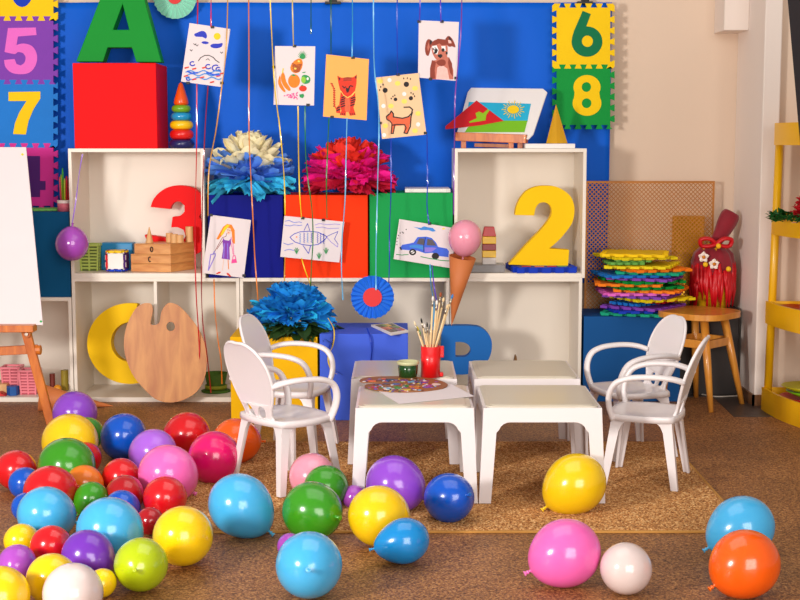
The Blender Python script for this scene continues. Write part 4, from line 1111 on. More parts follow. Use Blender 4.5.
for (x, Yq) in ((463.5, 7.80), (511, 7.69), (520, 7.72)):
    q_ = P(x, 143, Yq); mb = MB().box(q_.x - .014, q_.x + .014, Yq - .015, Yq + .015, ZTOP, q_.z + .02); mb.build('foot', WOODE, er2, .002)
mb = MB().bar(P(475, 145, 7.88), P(512, 146, 7.80), (.02, .02)); mb.build('brace', WOODE, er2)

# ------------------------------------------------------------ palette leaning on the low shelf
pal = sc([(345, 58), (362, 64), (368, 95), (357, 148), (378, 155), (398, 142), (405, 100), (425, 66), (450, 57), (490, 75), (545, 135), (580, 190), (605, 260), (608, 330), (595, 400), (560, 455), (500, 490), (440, 500), (380, 485), (320, 430), (275, 370), (245, 290), (240, 220), (255, 150), (290, 85), (320, 62)], 70, 290, 4.444)
f7, n7 = lean(7.44, .004, 8.5)
mb = MB().prism(smooth_loop(pal, 3), [ell(70 + 447 / 4.444, 290 + 162 / 4.444, 4.2, 4.6, 18)], n7 * .010, lambda p: f7(*p))
tag(mb.build('wooden_palette', WOODP, bevel=.002), 'big bare wooden painter palette leaning against the low shelf', 'palette')

# green hat in the low shelf
c = P(216, 385, 7.78); GH = mat('green_mesh', (70, 110, 20), .7, .35, 60, .6, 150)
ht = thing('green_hat', 'small green mesh hat upside down in the low shelf beside the palette', 'hat', (c.x, 7.78, .027))
MB().lathe([(0, .027), (.082, .027), (.084, .034), (.055, .04), (.052, .07), (.066, .135), (.062, .135), (.045, .06), (0, .05)], 28, Matrix.Translation((c.x, 7.78, 0))).build('body', GH, ht)
MB().lathe([(.057, .045), (.062, .045), (.064, .065), (.058, .066)], 28, Matrix.Translation((c.x, 7.78, 0))).build('hat_band', mat('olive_band', (150, 160, 30), .6), ht)

# ------------------------------------------------------------ rosettes
def rosette(px, py, R, rc, Y, m, m2, label):
    c = P(px, py, Y); r = R / F * Y; r2 = rc / F * Y
    rt = thing('paper_rosette', label, 'paper rosette', c, 0, 'pleated paper rosettes')
    mb = MB(); n = 24; V = []
    for k in range(2 * n):
        a_ = PI * k / n; dy = -.012 if k % 2 else .004; rr_ = r * (1 if k % 2 else .97)
        V.append(c + Vector((r2 * .5 * math.cos(a_), -.002, r2 * .5 * math.sin(a_)))); V.append(c + Vector((rr_ * math.cos(a_), dy, rr_ * math.sin(a_))))
    N = 4 * n
    mb.add(V, [(2 * k, (2 * k + 2) % N, (2 * k + 3) % N, 2 * k + 1) for k in range(2 * n)])
    o = mb.build('pleats', m, rt, fix=False); o.modifiers.new('thick', 'SOLIDIFY').thickness = .0012
    MB().lathe([(0, .016), (r2, .016), (r2, .012), (0, .012)], 28, Matrix.Translation(c) @ Matrix.Rotation(PI / 2, 4, 'X'), smooth=False).build('centre', m2, rt)
RC = mat('rosette_red', (226, 40, 40), .6)
rosette(372.5, 297, 22, 9.5, 7.30, mat('rosette_blue', (24, 112, 224), .6), RC, 'blue pleated paper rosette with a red centre above the periwinkle box')
rosette(175, -3, 21.5, 7, 7.95, mat('rosette_mint', (150, 222, 196), .6), RC, 'mint pleated paper rosette with a red centre at the top of the blue cloth')

# ------------------------------------------------------------ tissue paper flowers
def petal(mb, base, d, L, W, bend, rs, nseg=6):
    """broad crinkled tissue petal with a ragged end"""
    d = Vector(d).normalized(); s_ = d.cross(Vector((0, 0, 1)))
    if s_.length < 1e-3: s_ = Vector((1, 0, 0))
    s_.normalize(); nrm = s_.cross(d).normalized(); V = []
    roll = rs.uniform(-.7, .7); s_, nrm = s_ * math.cos(roll) + nrm * math.sin(roll), nrm * math.cos(roll) - s_ * math.sin(roll)
    nc = 7; fold = [((.03 if c % 2 else -.03) + rs.uniform(-.025, .025)) * W for c in range(nc)]; endj = [rs.uniform(-.10, .05) - .10 * abs(c - 3) ** 1.5 / 5 for c in range(nc)]
    for i in range(nseg + 1):
        t = i / nseg; w = W * (.12 + .88 * min(1, t * 1.5) ** .9) * (1 - .5 * max(0, t - .55) / .45)
        c0_ = Vector(base) + d * (L * t) + nrm * (-bend * L * (t * t - .5 * t))
        for c in range(nc):
            u = (c - 3) / 6
            V.append(c0_ + s_ * (w * u) + nrm * (fold[c] * (.4 + t) + .9 * W * u * u * (1 - .3 * t)) + d * (endj[c] * L * t ** 3))
    mb.add(V, [(i * nc + j, i * nc + j + 1, (i + 1) * nc + j + 1, (i + 1) * nc + j) for i in range(nseg) for j in range(nc - 1)], 0, True)
def pompon(label, cx, Y, zbase, rx, rz, layers, name='paper_flower', seed=1, leaves=None):
    rs = random.Random(seed)
    r = thing(name, label, 'paper flower', (cx, Y, zbase), 0, 'big tissue paper flowers')
    for (nm, m, e0, e1, cnt, L0, L1, wd, bend) in layers:
        mb = MB()
        for k in range(cnt):
            a_ = 2 * PI * (k + rs.random()) / cnt; e = math.radians(rs.uniform(e0, e1)); L_ = rs.uniform(L0, L1)
            d = Vector((math.cos(a_) * math.cos(e) * rx, math.sin(a_) * math.cos(e) * rx * .75, math.sin(e) * rz + 1e-4))
            D = d.length; dn = d.normalized()
            st_ = Vector((cx, Y, zbase + rz * .1)) + d * (1 - L_) * .9
            petal(mb, st_, dn + Vector((rs.uniform(-.12, .12), rs.uniform(-.12, .12), rs.uniform(-.06, .14))), D * (L_ + .08), wd * rs.uniform(.75, 1.2), bend * rs.uniform(-.5, 1.3), rs)
        mb.build(nm, m, r, fix=False)
    return r
def tis(c, nm): 
    m = mat('tissue_' + nm, c, .75, .12, 9)
    return m
z_ = P(0, 194, 7.6).z
pompon('cream and blue tissue paper flower on the navy box', P(249, 190, 7.68).x, 7.70, z_ + .05, .255, .26, [
    ('cream_petals', tis((250, 234, 192), 'cream'), 22, 88, 60, .35, .75, .14, .25),
    ('blue_petals', tis((92, 150, 248), 'blue'), -2, 34, 44, .45, .9, .16, .15),
    ('aqua_petals', tis((64, 204, 244), 'aqua'), -26, -6, 34, .45, .9, .13, .2)], seed=2)
pompon('magenta and red tissue paper flower on the orange box', P(349, 185, 7.68).x, 7.70, z_ + .045, .262, .235, [
    ('red_petals', tis((244, 52, 36), 'red'), 28, 88, 56, .35, .75, .14, .2),
    ('magenta_petals', tis((252, 14, 150), 'magenta'), -6, 44, 62, .45, .9, .15, .15),
    ('crimson_petals', tis((206, 8, 60), 'crimson'), -18, -6, 36, .4, .8, .10, .2)], seed=3)
cpx = P(291, 335, 7.22).x; zy = P(0, 337, 7.1).z
pf = pompon('bright blue tissue paper flower with green leaves on the yellow box', cpx, 7.28, zy + .03, .235, .215, [
    ('blue_petals', tis((10, 142, 226), 'azure'), -6, 88, 110, .3, .75, .13, .5),
    ('light_blue_petals', tis((30, 184, 232), 'light_azure'), -12, 34, 30, .4, 1.0, .09, .3)], seed=5)
mb = MB(); rs = random.Random(11)
for k in range(26):
    a_ = rs.uniform(PI * .95, PI * 2.05); L_ = rs.uniform(.14, .24)
    leaf(mb, Vector((cpx + math.cos(a_) * .06 + .04, 7.28 + math.sin(a_) * .06, zy + .04)), (math.cos(a_), math.sin(a_) * .9, rs.uniform(-.12, .1)), L_, .09, .25, rs=rs, crumple=.05)
for k in range(34):
    a_ = rs.uniform(PI * .9, PI * 2.1)
    leaf(mb, Vector((cpx + math.cos(a_) * .05, 7.29 + math.sin(a_) * .05, zy + .03)), (math.cos(a_), math.sin(a_) * .9, rs.uniform(.0, .35)), rs.uniform(.13, .2), .09, .2, rs=rs, crumple=.05)
mb.build('leaves', LEAFD, pf, fix=False)

# ------------------------------------------------------------ things on the tables
TZ = .0145 + .389
# red brush cup (on the back left table)
Yc = 6.09
a = P(430.5, 374, Yc); r_ = 9.8 / F * Yc; hc = P(0, 346, Yc).z - TZ
RP = mat('red_plastic', (226, 14, 20), .35, coat=.3)
bc = thing('brush_cup', 'red plastic cup on the back left table holding paint brushes', 'cup', (a.x, Yc, TZ))
MB().lathe([(0, TZ), (r_, TZ), (r_, TZ + hc), (r_ - .003, TZ + hc), (r_ - .003, TZ + .005), (0, TZ + .005)], 32, Matrix.Translation((a.x, Yc, 0))).build('body', RP, bc)
h0 = Vector((a.x + r_ - .002, Yc, TZ + hc - .003))
MB().box(h0.x, h0.x + .018, Yc - .012, Yc + .012, TZ + hc - .05, TZ + hc).build('lug', RP, bc, .003)
MB().box(h0.x - .01, h0.x + .016, Yc - .015, Yc + .015, TZ + .001, TZ + .02).build('lug', RP, bc, .005)
HB = [(414, 321, 'pale'), (417, 326, 'yellow'), (421, 318, 'black'), (424, 323, 'white'), (427, 322, 'black'), (430, 324, 'grey'), (433, 296, 'white'), (437, 300, 'white'), (441, 292, 'brown'), (444, 297, 'cream'), (448, 304, 'cream'), (453, 294, 'blue'), (419, 330, 'green'), (435, 318, 'orange')]
lst = ['leftmost thin', 'thin yellow-tipped', 'black-tipped left', 'short white-tipped', 'black-tipped middle', 'short grey-tipped', 'tall slim white', 'tall white', 'tall brown-bristled', 'tall cream', 'thick cream', 'blue-bristled rightmost', 'short green-tipped', 'short orange-tipped']
HW = mat('brush_handle', (232, 200, 150), .4, .1); FER = mat('ferrule', (200, 190, 170), .3, metal=.9)
BRC = {'pale': (240, 220, 180), 'yellow': (220, 200, 30), 'black': (24, 20, 20), 'white': (230, 222, 216), 'grey': (90, 90, 96), 'brown': (150, 70, 30), 'cream': (226, 196, 150), 'blue': (60, 120, 180), 'green': (60, 160, 60), 'orange': (226, 110, 20)}
rs = random.Random(4)
for (x, y, cn), nm in zip(HB, lst):
    Yt = Yc + rs.uniform(-.03, .03)
    tip = P(x, y, Yt); bot = Vector((a.x + (a.x - tip.x) * .18 + rs.uniform(-.006, .006), Yc - (Yt - Yc) * .4, TZ + .012))
    w_ = .0032 if y > 310 else .0045
    r3 = thing('paint_brush', '%s paint brush standing in the red cup' % nm, 'paint brush', bot, 0, 'paint brushes in the red cup')
    d = (tip - bot); L_ = d.length; d.normalize()
    MB().tube([bot, bot + d * (L_ * .5), bot + d * (L_ - .045)], [w_ * .7, w_, w_ * .9], 8).build('handle', HW, r3)
    MB().tube([bot + d * (L_ - .047), bot + d * (L_ - .022)], [w_ * 1.1, w_ * 1.05], 8).build('ferrule', FER, r3)
    MB().tube([bot + d * (L_ - .023), bot + d * (L_ - .01), tip], [w_ * 1.0, w_ * 1.4, w_ * .3], 8).build('bristles', mat('bristle_' + cn, BRC[cn], .7), r3)
# green jar
Yj = 6.05; a = P(408, 376, Yj); r_ = 10.6 / F * Yj; hj = P(0, 361, Yj).z - TZ
jr = thing('paint_jar', 'green glass jar of paint water left of the red cup', 'jar', (a.x, Yj, TZ))
MB().lathe([(0, TZ), (r_ * .86, TZ), (r_ * .95, TZ + hj * .5), (r_ * .95, TZ + hj * .82), (0, TZ + hj * .82)], 28, Matrix.Translation((a.x, Yj, 0))).build('body', mat('green_glass', (20, 66, 24), .12, .25, 30, coat=.5), jr)
MB().lathe([(r_ * .95, TZ + hj * .8), (r_ * 1.04, TZ + hj * .84), (r_ * 1.06, TZ + hj), (r_ * .97, TZ + hj), (r_ * .9, TZ + hj * .88), (0, TZ + hj * .86)], 28, Matrix.Translation((a.x, Yj, 0))).build('rim', mat('cream_rim', (196, 196, 150), .3), jr)
# sheet of paper
zp = TZ + .0012
pp = [G(x, y, zp) for x, y in ((379, 391.5), (399, 404), (474, 396.3), (451, 384))]
tag(MB().prism([(p.x, p.y) for p in pp], [], (0, 0, .0008), lambda p: Vector((p[0], p[1], zp))).build('sheet_of_paper', PAPER), 'blank white sheet of paper lying on the front left table', 'paper')
# painted palette lying on the table
zq = zp + .0015
plx = [(359.5, 381.5), (363, 378.8), (374, 377.4), (390, 377), (410, 377.3), (428, 378.8), (441, 381.5), (448, 385.3), (443, 388.8), (428, 391.2), (408, 392.6), (390, 392.2), (374, 390.4), (365, 387.6), (366, 385.2), (374, 384.2), (385, 383.6), (374, 382.9), (364, 383.2)]
pg = [G(x, y, zq) for x, y in plx]
m = MB().prism(smooth_loop([(p.x, p.y) for p in pg], 2), [], (0, 0, .004), lambda p: Vector((p[0], p[1], zq)))
pe = tag(m.build('paint_palette', mat('palette_stained', (150, 92, 50), .5, .3, 40), bevel=.001), 'wooden palette smeared with many paints on the front left table', 'palette')
PC = {'red': (196, 26, 20), 'green': (50, 140, 30), 'blue': (40, 70, 180), 'white': (236, 232, 226), 'black': (24, 20, 24), 'orange': (232, 110, 20), 'yellow': (236, 190, 20), 'sky': (120, 180, 220), 'brown': (90, 44, 20), 'violet': (130, 60, 140)}
rs = random.Random(8)
mb = MB(); pk = list(PC)
def blob(x, y, rx, ry, i):
    g = G(x, y, zq + .0042); ax_ = rx / F * g.y; ay_ = ry / F * g.y * 4.5
    pts = smooth_loop([(g.x + ax_ * math.cos(t_) * rs.uniform(.7, 1.2), g.y + ay_ * math.sin(t_) * rs.uniform(.7, 1.2)) for t_ in [2 * PI * k / 8 for k in range(8)]], 2)
    mb.prism(pts, [], (0, 0, .0012 + i * .0001), lambda p: Vector((p[0], p[1], zq + .0040)), i)
for (x, y, rx, ry, cn) in ((388, 388.5, 5, 1.6, 'white'), (388, 388.5, 2.5, .8, 'sky'), (375, 387, 4, 1.2, 'red'), (398, 388, 4, 1.6, 'green'), (406, 386, 4, 1.6, 'green'), (416, 387.5, 6, 1.6, 'orange'), (427, 387, 4, 1.3, 'blue'), (435, 384.5, 5, 1.2, 'white'), (430, 385.5, 3, .7, 'violet'), (372, 381, 5, .9, 'orange'), (380, 380.5, 4, .9, 'brown'), (392, 380, 6, 1, 'black'), (404, 380.3, 5, 1, 'violet'), (412, 381.5, 5, .9, 'sky'), (422, 382.5, 6, .9, 'blue'), (396, 384, 4, .9, 'blue'), (386, 384, 4, .8, 'brown'), (405, 389.8, 6, .8, 'yellow'), (376, 384.8, 3.4, .7, 'black')):
    blob(x, y, rx, ry, pk.index(cn))
def inside(x, y):
    c = False; n = len(plx)
    for i in range(n):
        (x1, y1), (x2, y2) = plx[i], plx[i - 1]
        if (y1 > y) != (y2 > y) and x < (x2 - x1) * (y - y1) / (y2 - y1) + x1: c = not c
    return c
k = 0
while k < 110:
    x, y = rs.uniform(362, 446), rs.uniform(378, 392)
    if all(inside(x + a, y + b) for a, b in ((2.5, 0), (-2.5, 0), (0, .9), (0, -.9))):
        blob(x, y, rs.uniform(.8, 2.4), rs.uniform(.25, .6), rs.randrange(len(pk))); k += 1
mb.build('paint_blobs', [mat('paint_blob_' + k, v, .3, coat=.4) for k, v in PC.items()], pe)['kind'] = 'stuff'
# yellow paint stain on the front right tabletop
# watercolour set on the periwinkle box
zx = P(0, 334, 7.09).z + .001
wq = [G(x, y, zx + .012) for x, y in ((371, 324.5), (391, 333.5), (408.5, 330.5), (392, 322.5))]
ws = thing('paint_set', 'open paint set in a white tray on the periwinkle box', 'paint set', (sum(p.x for p in wq) / 4, sum(p.y for p in wq) / 4, zx))
MB().prism([(p.x, p.y) for p in wq], [], (0, 0, .012), lambda p: Vector((p[0], p[1], zx))).build('tray', CARDW, ws, .002)
def wqp(u, v): return wq[0].lerp(wq[1], v).lerp(wq[3].lerp(wq[2], v), u)
mb = MB(); ks = ['black', 'red', 'brown', 'green', 'orange', 'black', 'yellow', 'brown', 'violet', 'black', 'green', 'red']
for i in range(4):
    for j in range(3):
        u0, v0 = .1 + i * .205, .12 + j * .27
        mb.prism([(wqp(u, v).x, wqp(u, v).y) for u, v in ((u0, v0), (u0, v0 + .24), (u0 + .18, v0 + .24), (u0 + .18, v0))], [], (0, 0, .003), lambda p: Vector((p[0], p[1], zx + .0115)), pk.index(ks[i * 3 + j]))
mb.build('paint_pans', [MATS['paint_blob_' + k] for k in PC], ws)['kind'] = 'stuff'
# yellow smear on the front right table
mb = MB(); g = G(543, 397, .0145 + .3985)
# ------------------------------------------------------------ ribbons
RBC = {'dark red': (150, 10, 26), 'gold': (222, 160, 50), 'orange': (232, 130, 40), 'yellow': (246, 206, 20), 'pale gold': (206, 186, 110), 'green': (20, 120, 50), 'dark green': (10, 84, 50), 'cyan': (40, 160, 220), 'light blue': (110, 190, 236), 'blue': (16, 60, 190), 'violet': (86, 50, 190), 'purple': (130, 60, 170), 'red': (210, 16, 30), 'lilac': (160, 120, 220)}
def ribbon(pts, cn, label, Y=7.44, w=.0066, Yend=None, group='curling ribbons hanging from above'):
    n = len(pts); Q = []
    for i, (x, y) in enumerate(pts):
        yy = Y if Yend is None else Y + (Yend - Y) * i / (n - 1)
        Q.append(P(x, y, yy))
    path = smooth_path(Q, 8)
    mb = MB(); V = []; N = len(path)
    for i, p in enumerate(path):
        tw = math.sin(i * .21 + x) * .9
        lat = Vector((math.cos(tw), math.sin(tw), 0)); th = Vector((-math.sin(tw), math.cos(tw), 0)) * .0006
        for q_ in (p - lat * w / 2 - th, p + lat * w / 2 - th, p + lat * w / 2 + th, p - lat * w / 2 + th): V.append(q_)
    Fc = [(i * 4 + k, i * 4 + (k + 1) % 4, i * 4 + 4 + (k + 1) % 4, i * 4 + 4 + k) for i in range(N - 1) for k in range(4)] + [(3, 2, 1, 0), (N * 4 - 4, N * 4 - 3, N * 4 - 2, N * 4 - 1)]
    mb.add(V, Fc)
    m = mat('ribbon_' + cn.replace(' ', '_'), RBC[cn], .3, .15, 30, coat=.4)
    return tag(mb.build('ribbon', m), label, 'ribbon', group)
T = -14
ribbon([(198, T), (197, 60), (196.5, 150), (195, 230), (196, 290), (199, 340), (199, 362), (194, 380), (189, 385)], 'red', 'red ribbon running past the left edge of the sea drawing down to the palette', 7.48)
ribbon([(211, T), (211, 10), (211, 27)], 'red', 'short red ribbon holding the top of the sea drawing')
ribbon([(208, 86), (205, 130), (203, 180), (202, 230), (201.5, 290), (203, 325), (207, 355), (211, 393)], 'dark red', 'dark red ribbon below the sea drawing ending beside the green hat', 7.41)
ribbon([(228, T), (227, 30), (225, 62), (222, 85), (216, 130), (209, 170), (208, 216)], 'gold', 'golden ribbon from the sea drawing down to the girl drawing', 7.42)
ribbon([(214, 279), (215, 310), (218, 340), (221, 360), (222, 384)], 'orange', 'thin orange ribbon below the girl drawing ending at the green hat')
ribbon([(248.5, T), (249, 60), (249, 130), (251, 180), (253, 220), (255, 260), (258, 300)], 'orange', 'long orange ribbon crossing the cream paper flower')
ribbon([(269.5, T), (271, 20), (273, 60), (275, 90), (278.5, 118)], 'yellow', 'yellow ribbon along the left edge of the fruit drawing', 7.43)
ribbon([(278.6, 117), (282, 150), (284.5, 185), (285, 215)], 'yellow', 'yellow ribbon below the fruit drawing at the left of the fish drawing', 7.44)
ribbon([(285, 257), (284.5, 275), (284, 300)], 'gold', 'short gold ribbon below the left corner of the fish drawing')
ribbon([(292.5, T), (292.5, 10), (293.5, 46)], 'pale gold', 'pale gold ribbon holding the top of the fruit drawing')
ribbon([(298, 106), (298.5, 150), (299.5, 190), (301.5, 218)], 'yellow', 'yellow ribbon from the fruit drawing down to the fish drawing')
ribbon([(301.5, 258), (305, 270), (310, 283), (313, 290)], 'yellow', 'short yellow ribbon curling out below the fish drawing')
ribbon([(311, T), (311, 10), (311, 34)], 'dark green', 'short dark green ribbon between the fruit and tiger drawings')
ribbon([(305, 106), (305.5, 150), (308, 180), (312, 210), (313, 240), (311.5, 265), (310.5, 290)], 'green', 'green ribbon hanging across the front of the fish drawing', 7.43)
ribbon([(331, T), (331, 10), (331, 54)], 'dark green', 'dark green ribbon above the left part of the tiger drawing', 7.47)
ribbon([(329, 118), (328, 140), (326.5, 180), (327, 218)], 'green', 'green ribbon from the tiger drawing down to the fish drawing')
ribbon([(352, T), (352.5, 20), (352, 57)], 'cyan', 'cyan ribbon holding the top of the tiger drawing')
ribbon([(347, 118), (346, 160), (345, 200), (342, 240), (341.5, 270), (343, 300)], 'light blue', 'pale blue ribbon below the tiger drawing at the right edge of the fish drawing', 7.33)
ribbon([(373.5, T), (373.5, 30), (374.5, 70), (378, 100), (379, 130), (378, 170), (377, 210), (376, 255), (376, 290)], 'light blue', 'long light blue ribbon along the left edge of the cat drawing down to the rosette', 7.43, Yend=7.27)
ribbon([(397.5, T), (397, 20), (397.5, 75)], 'blue', 'blue ribbon holding the top of the cat drawing')
ribbon([(391, 138), (391, 190), (389.5, 230), (389.5, 260), (388.5, 290)], 'blue', 'blue ribbon hanging in front of the green box below the cat drawing')
ribbon([(420, T), (420, 5), (419.5, 21)], 'violet', 'short violet ribbon at the left corner of the dog drawing')
ribbon([(440.5, T), (440.5, 5), (441, 22)], 'violet', 'short violet ribbon at the middle of the dog drawing top')
ribbon([(427, 135), (427.5, 180), (427, 205), (429, 224)], 'blue', 'blue ribbon from the cat drawing down to the car drawing')
ribbon([(430, 264), (431, 285), (434, 305), (433, 330)], 'cyan', 'cyan ribbon below the car drawing behind the paint brushes')
ribbon([(432, 265), (434, 285), (438, 310)], 'violet', 'short violet ribbon below the car drawing', 7.35)
ribbon([(462, T), (461, 30), (457.5, 70), (455, 100), (454.5, 140), (454, 170), (453.5, 215)], 'purple', 'long purple ribbon from the dog drawing down to the pink balloon in the cone', 7.44, Yend=7.40)
ribbon([(82.5, 154), (79, 175), (76, 200), (72, 225), (72, 229)], 'lilac', 'lilac ribbon holding the purple balloon at the left cube', 7.47, group='balloon ribbons')
ribbon([(330.5, 322), (333, 335), (329, 350), (331, 366), (343, 375)], 'blue', 'curled blue ribbon hanging down the front of the periwinkle box', 7.07)
ribbon([(328, 318), (334, 330), (333, 345), (328, 357), (331, 370), (337, 374)], 'yellow', 'curled yellow ribbon hanging over the periwinkle box', 7.065)
ribbon([(367, 328), (371, 340), (372, 352), (369, 372)], 'blue', 'dark blue ribbon lying down the front of the periwinkle box below the paint set', 7.075, w=.01)

# ------------------------------------------------------------ drawings hanging on the ribbons
INK = {'navy': (30, 50, 190), 'black': (30, 22, 26), 'yellow': (246, 206, 10), 'orange': (238, 130, 20), 'red': (222, 50, 20), 'green': (40, 150, 80), 'lgreen': (140, 200, 60), 'purple': (130, 50, 170), 'pink': (236, 70, 150), 'skin': (240, 200, 180), 'brown': (140, 54, 34), 'lbrown': (196, 110, 90), 'sky': (60, 140, 220), 'white': (244, 238, 236), 'paleyel': (250, 220, 100), 'blue': (40, 90, 220), 'lilacink': (140, 120, 220), 'carblue': (60, 100, 220), 'palpink': (240, 190, 180), 'grey': (90, 84, 92), 'rufous': (226, 100, 60)}
INKS = list(INK)
class Drawing:
    def __init__(s, corners, paper, label, Y=7.33, clips=()):
        s.Y = Y; s.k = 0; s.c = corners; s.label = label; s.paper = paper; s.clips = clips
        s.mb = MB(); pxsolid(corners, [], Y, .0012, s.mb, 0)
    def poly(s, ink, pts, sm=0):
        if sm: pts = smooth_loop(pts, sm)
        s.k += 1; Yp_ = s.Y - .0004 - s.k * .00004
        s.mb.face(pts, lambda p: P(p[0], p[1], Yp_), INKS.index(ink) + 1)
    def line(s, ink, pts, w=.5):
        w = w * 1.35
        for a, b in zip(pts[:-1], pts[1:]):
            L = math.hypot(b[0] - a[0], b[1] - a[1])
            if L < 1e-4: continue
            nx, ny = -(b[1] - a[1]) / L * w / 2, (b[0] - a[0]) / L * w / 2
            ex, ey = (b[0] - a[0]) / L * w * .3, (b[1] - a[1]) / L * w * .3
            s.poly(ink, [(a[0] - nx - ex, a[1] - ny - ey), (b[0] - nx + ex, b[1] - ny + ey), (b[0] + nx + ex, b[1] + ny + ey), (a[0] + nx - ex, a[1] + ny - ey)])
    def done(s):
        o = s.mb.build('drawing', [s.paper] + [mat('ink_' + k, INK[k], .7, .15, 60) for k in INKS], fix=False)
        tag(o, s.label, 'drawing', 'childrens drawings clipped to ribbons')
        for (x, y) in s.clips:
            a = P(x, y, s.Y - .004)
            MB().box(a.x - .009, a.x + .009, a.y - .005, a.y + .012, a.z - .007, a.z + .007).build('clip', BLACK, o, .002)
        return o
def S(pts, ox, oy, k): return sc(pts, ox, oy, k)
# sea (scale 6, origin 140,0)
k = (140, 0, 6)
d = Drawing([(189.5, 23), (230.5, 29), (221.5, 87), (181, 81.5)], PAPER, 'drawing of blue waves, clouds and a yellow sun at the upper left', Y=7.45, clips=((212.5, 27), (222, 83), (188, 83)))
d.poly('navy', S([(325, 205), (345, 195), (370, 185), (392, 192), (402, 215), (395, 232), (375, 222), (335, 220)], *k), 2)
d.poly('navy', S([(368, 252), (390, 247), (412, 254), (405, 264), (380, 263)], *k), 2)
d.poly('navy', S([(422, 272), (440, 262), (470, 262), (495, 258), (490, 280), (460, 290), (430, 285)], *k), 2)
d.poly('yellow', S(ell(463, 218, 21, 21, 16), *k))
for x, y in ((322, 262), (335, 268), (300, 298), (482, 312)): d.line('black', S([(x, y), (x + 8, y + 8), (x + 14, y)], *k), .5)
d.line('black', S([(350, 365), (365, 345), (390, 332), (415, 332), (440, 345), (455, 362), (475, 375)], *k), .6)
d.line('black', S([(395, 360), (408, 352), (418, 362)], *k), .4)
for cx2, cy2, r_ in ((315, 382, 15), (410, 400, 16), (455, 408, 22), (290, 472, 12), (470, 415, 14)):
    d.line('navy', S(arc(cx2, cy2, r_, r_ * .8, 30, 300, 10), *k), .9)
for y0 in (430, 448, 470):
    d.line('sky', S([(275 + i * 14, y0 + 7 * math.sin(i * 1.1 + y0)) for i in range(16)], *k), .8)
for x, y in ((280, 405), (325, 412), (385, 405), (275, 455), (325, 475), (372, 464), (432, 492), (492, 440), (470, 455)): d.line('red', S([(x - 10, y + 3), (x + 10, y - 2)], *k), 1.0)
d.line('blue', S([(285, 428), (310, 440), (345, 436)], *k), 1.2); d.line('blue', S([(400, 435), (440, 448), (475, 450)], *k), 1.2)
d.done()
# fruit (scale 6.66, origin 260,30)
k = (260, 30, 6.667)
d = Drawing([(275, 46), (315.3, 46.3), (314, 105.5), (273.6, 104.7)], PAPER, 'drawing of a pineapple and other fruit on white paper', Y=7.45, clips=((294.5, 46), (308, 105), (273.5, 67)))
for a_ in range(-70, 80, 16):
    d.poly('green', S([(278, 195), (286 + math.sin(math.radians(a_)) * 40 - 3, 190 - math.cos(math.radians(a_)) * 58), (292, 193)], *k))
d.poly('orange', S([(270, 190), (285, 215), (280, 250), (262, 280), (235, 288), (210, 275), (202, 250), (215, 220), (240, 198)], *k), 2)
for j in range(6):
    d.line('brown', S([(214 + j * 2, 222 + j * 11), (240, 235 + j * 9), (278 - j * 3, 228 + j * 9)], *k), .7)
d.poly('paleyel', S([(255, 200), (268, 206), (262, 216), (250, 212)], *k)); d.poly('paleyel', S([(230, 250), (245, 254), (240, 264), (226, 260)], *k))
d.poly('orange', S(ell(227, 340, 40, 46, 20), *k)); d.poly('green', S([(205, 300), (222, 294), (240, 304), (224, 308)], *k))
d.poly('orange', S([(150, 280), (165, 300), (175, 345), (205, 395), (190, 405), (155, 370), (138, 320)], *k), 2)
d.poly('orange', S([(135, 300), (140, 350), (170, 405), (160, 414), (130, 380), (120, 340)], *k), 2)
d.line('yellow', S([(155, 258), (150, 285)], *k), .8)
d.poly('green', S([(280, 305), (310, 300), (335, 320), (330, 350), (300, 360), (278, 345)], *k), 2); d.poly('lgreen', S(ell(290, 332, 16, 22, 14), *k)); d.poly('white', S(ell(318, 325, 8, 10, 10), *k))
d.poly('green', S([(280, 282), (305, 278), (300, 286), (285, 287)], *k))
d.poly('red', S(ell(286, 390, 26, 20, 16), *k)); d.poly('green', S([(262, 430), (290, 425), (295, 440), (285, 455), (265, 448)], *k)); d.poly('green', S([(270, 370), (285, 364), (290, 374)], *k))
rs = random.Random(2)
for i in range(34):
    t_ = rs.random(); x = 160 + 92 * t_; y = 440 + rs.uniform(-1, 1) * 28 * t_ - 5 * t_; d.poly('pink', S(ell(x, y, 5, 4, 7), *k))
d.done()
# tiger (scale 6.66, origin 310,40)
k = (310, 40, 6.667)
d = Drawing([(326.2, 54.3), (369, 59.2), (366.6, 120.3), (323, 116.5)], mat('orange_paper', (250, 178, 92), .8, .03), 'drawing of a red striped tiger cub on orange paper', Y=7.45, clips=((353, 57.5), (332, 117)))
d.poly('red', S([(182, 238), (210, 252), (290, 248), (312, 230), (310, 290), (300, 340), (270, 370), (250, 380), (225, 365), (200, 330), (190, 290)], *k), 1)
d.poly('red', S([(205, 345), (235, 378), (262, 382), (300, 350), (305, 400), (290, 450), (305, 500), (265, 505), (255, 470), (240, 475), (238, 505), (200, 500), (210, 470), (195, 430)], *k), 1)
d.poly('red', S([(195, 430), (172, 455), (175, 485), (205, 490)], *k))
d.poly('rufous', S([(235, 385), (262, 385), (268, 470), (250, 480), (232, 470)], *k), 2)
for i in range(11):
    t_ = i / 10; x = 165 - 22 * math.sin(t_ * 1.2) if i > 8 else 160 + 2 * math.sin(i); y = 440 - 150 * t_
    x = 162 - (18 * (t_ - .75) * 4 if t_ > .75 else 0)
    d.line('brown', S([(x - 5, y), (x + 5, y + 3)], *k), 1.0)
d.line('red', S([(172, 455), (162, 430), (160, 330), (150, 300), (138, 290)], *k), .7)
for y in (250, 258, 267): d.line('brown', S([(225, y + 4), (250, y), (275, y + 2)], *k), .6)
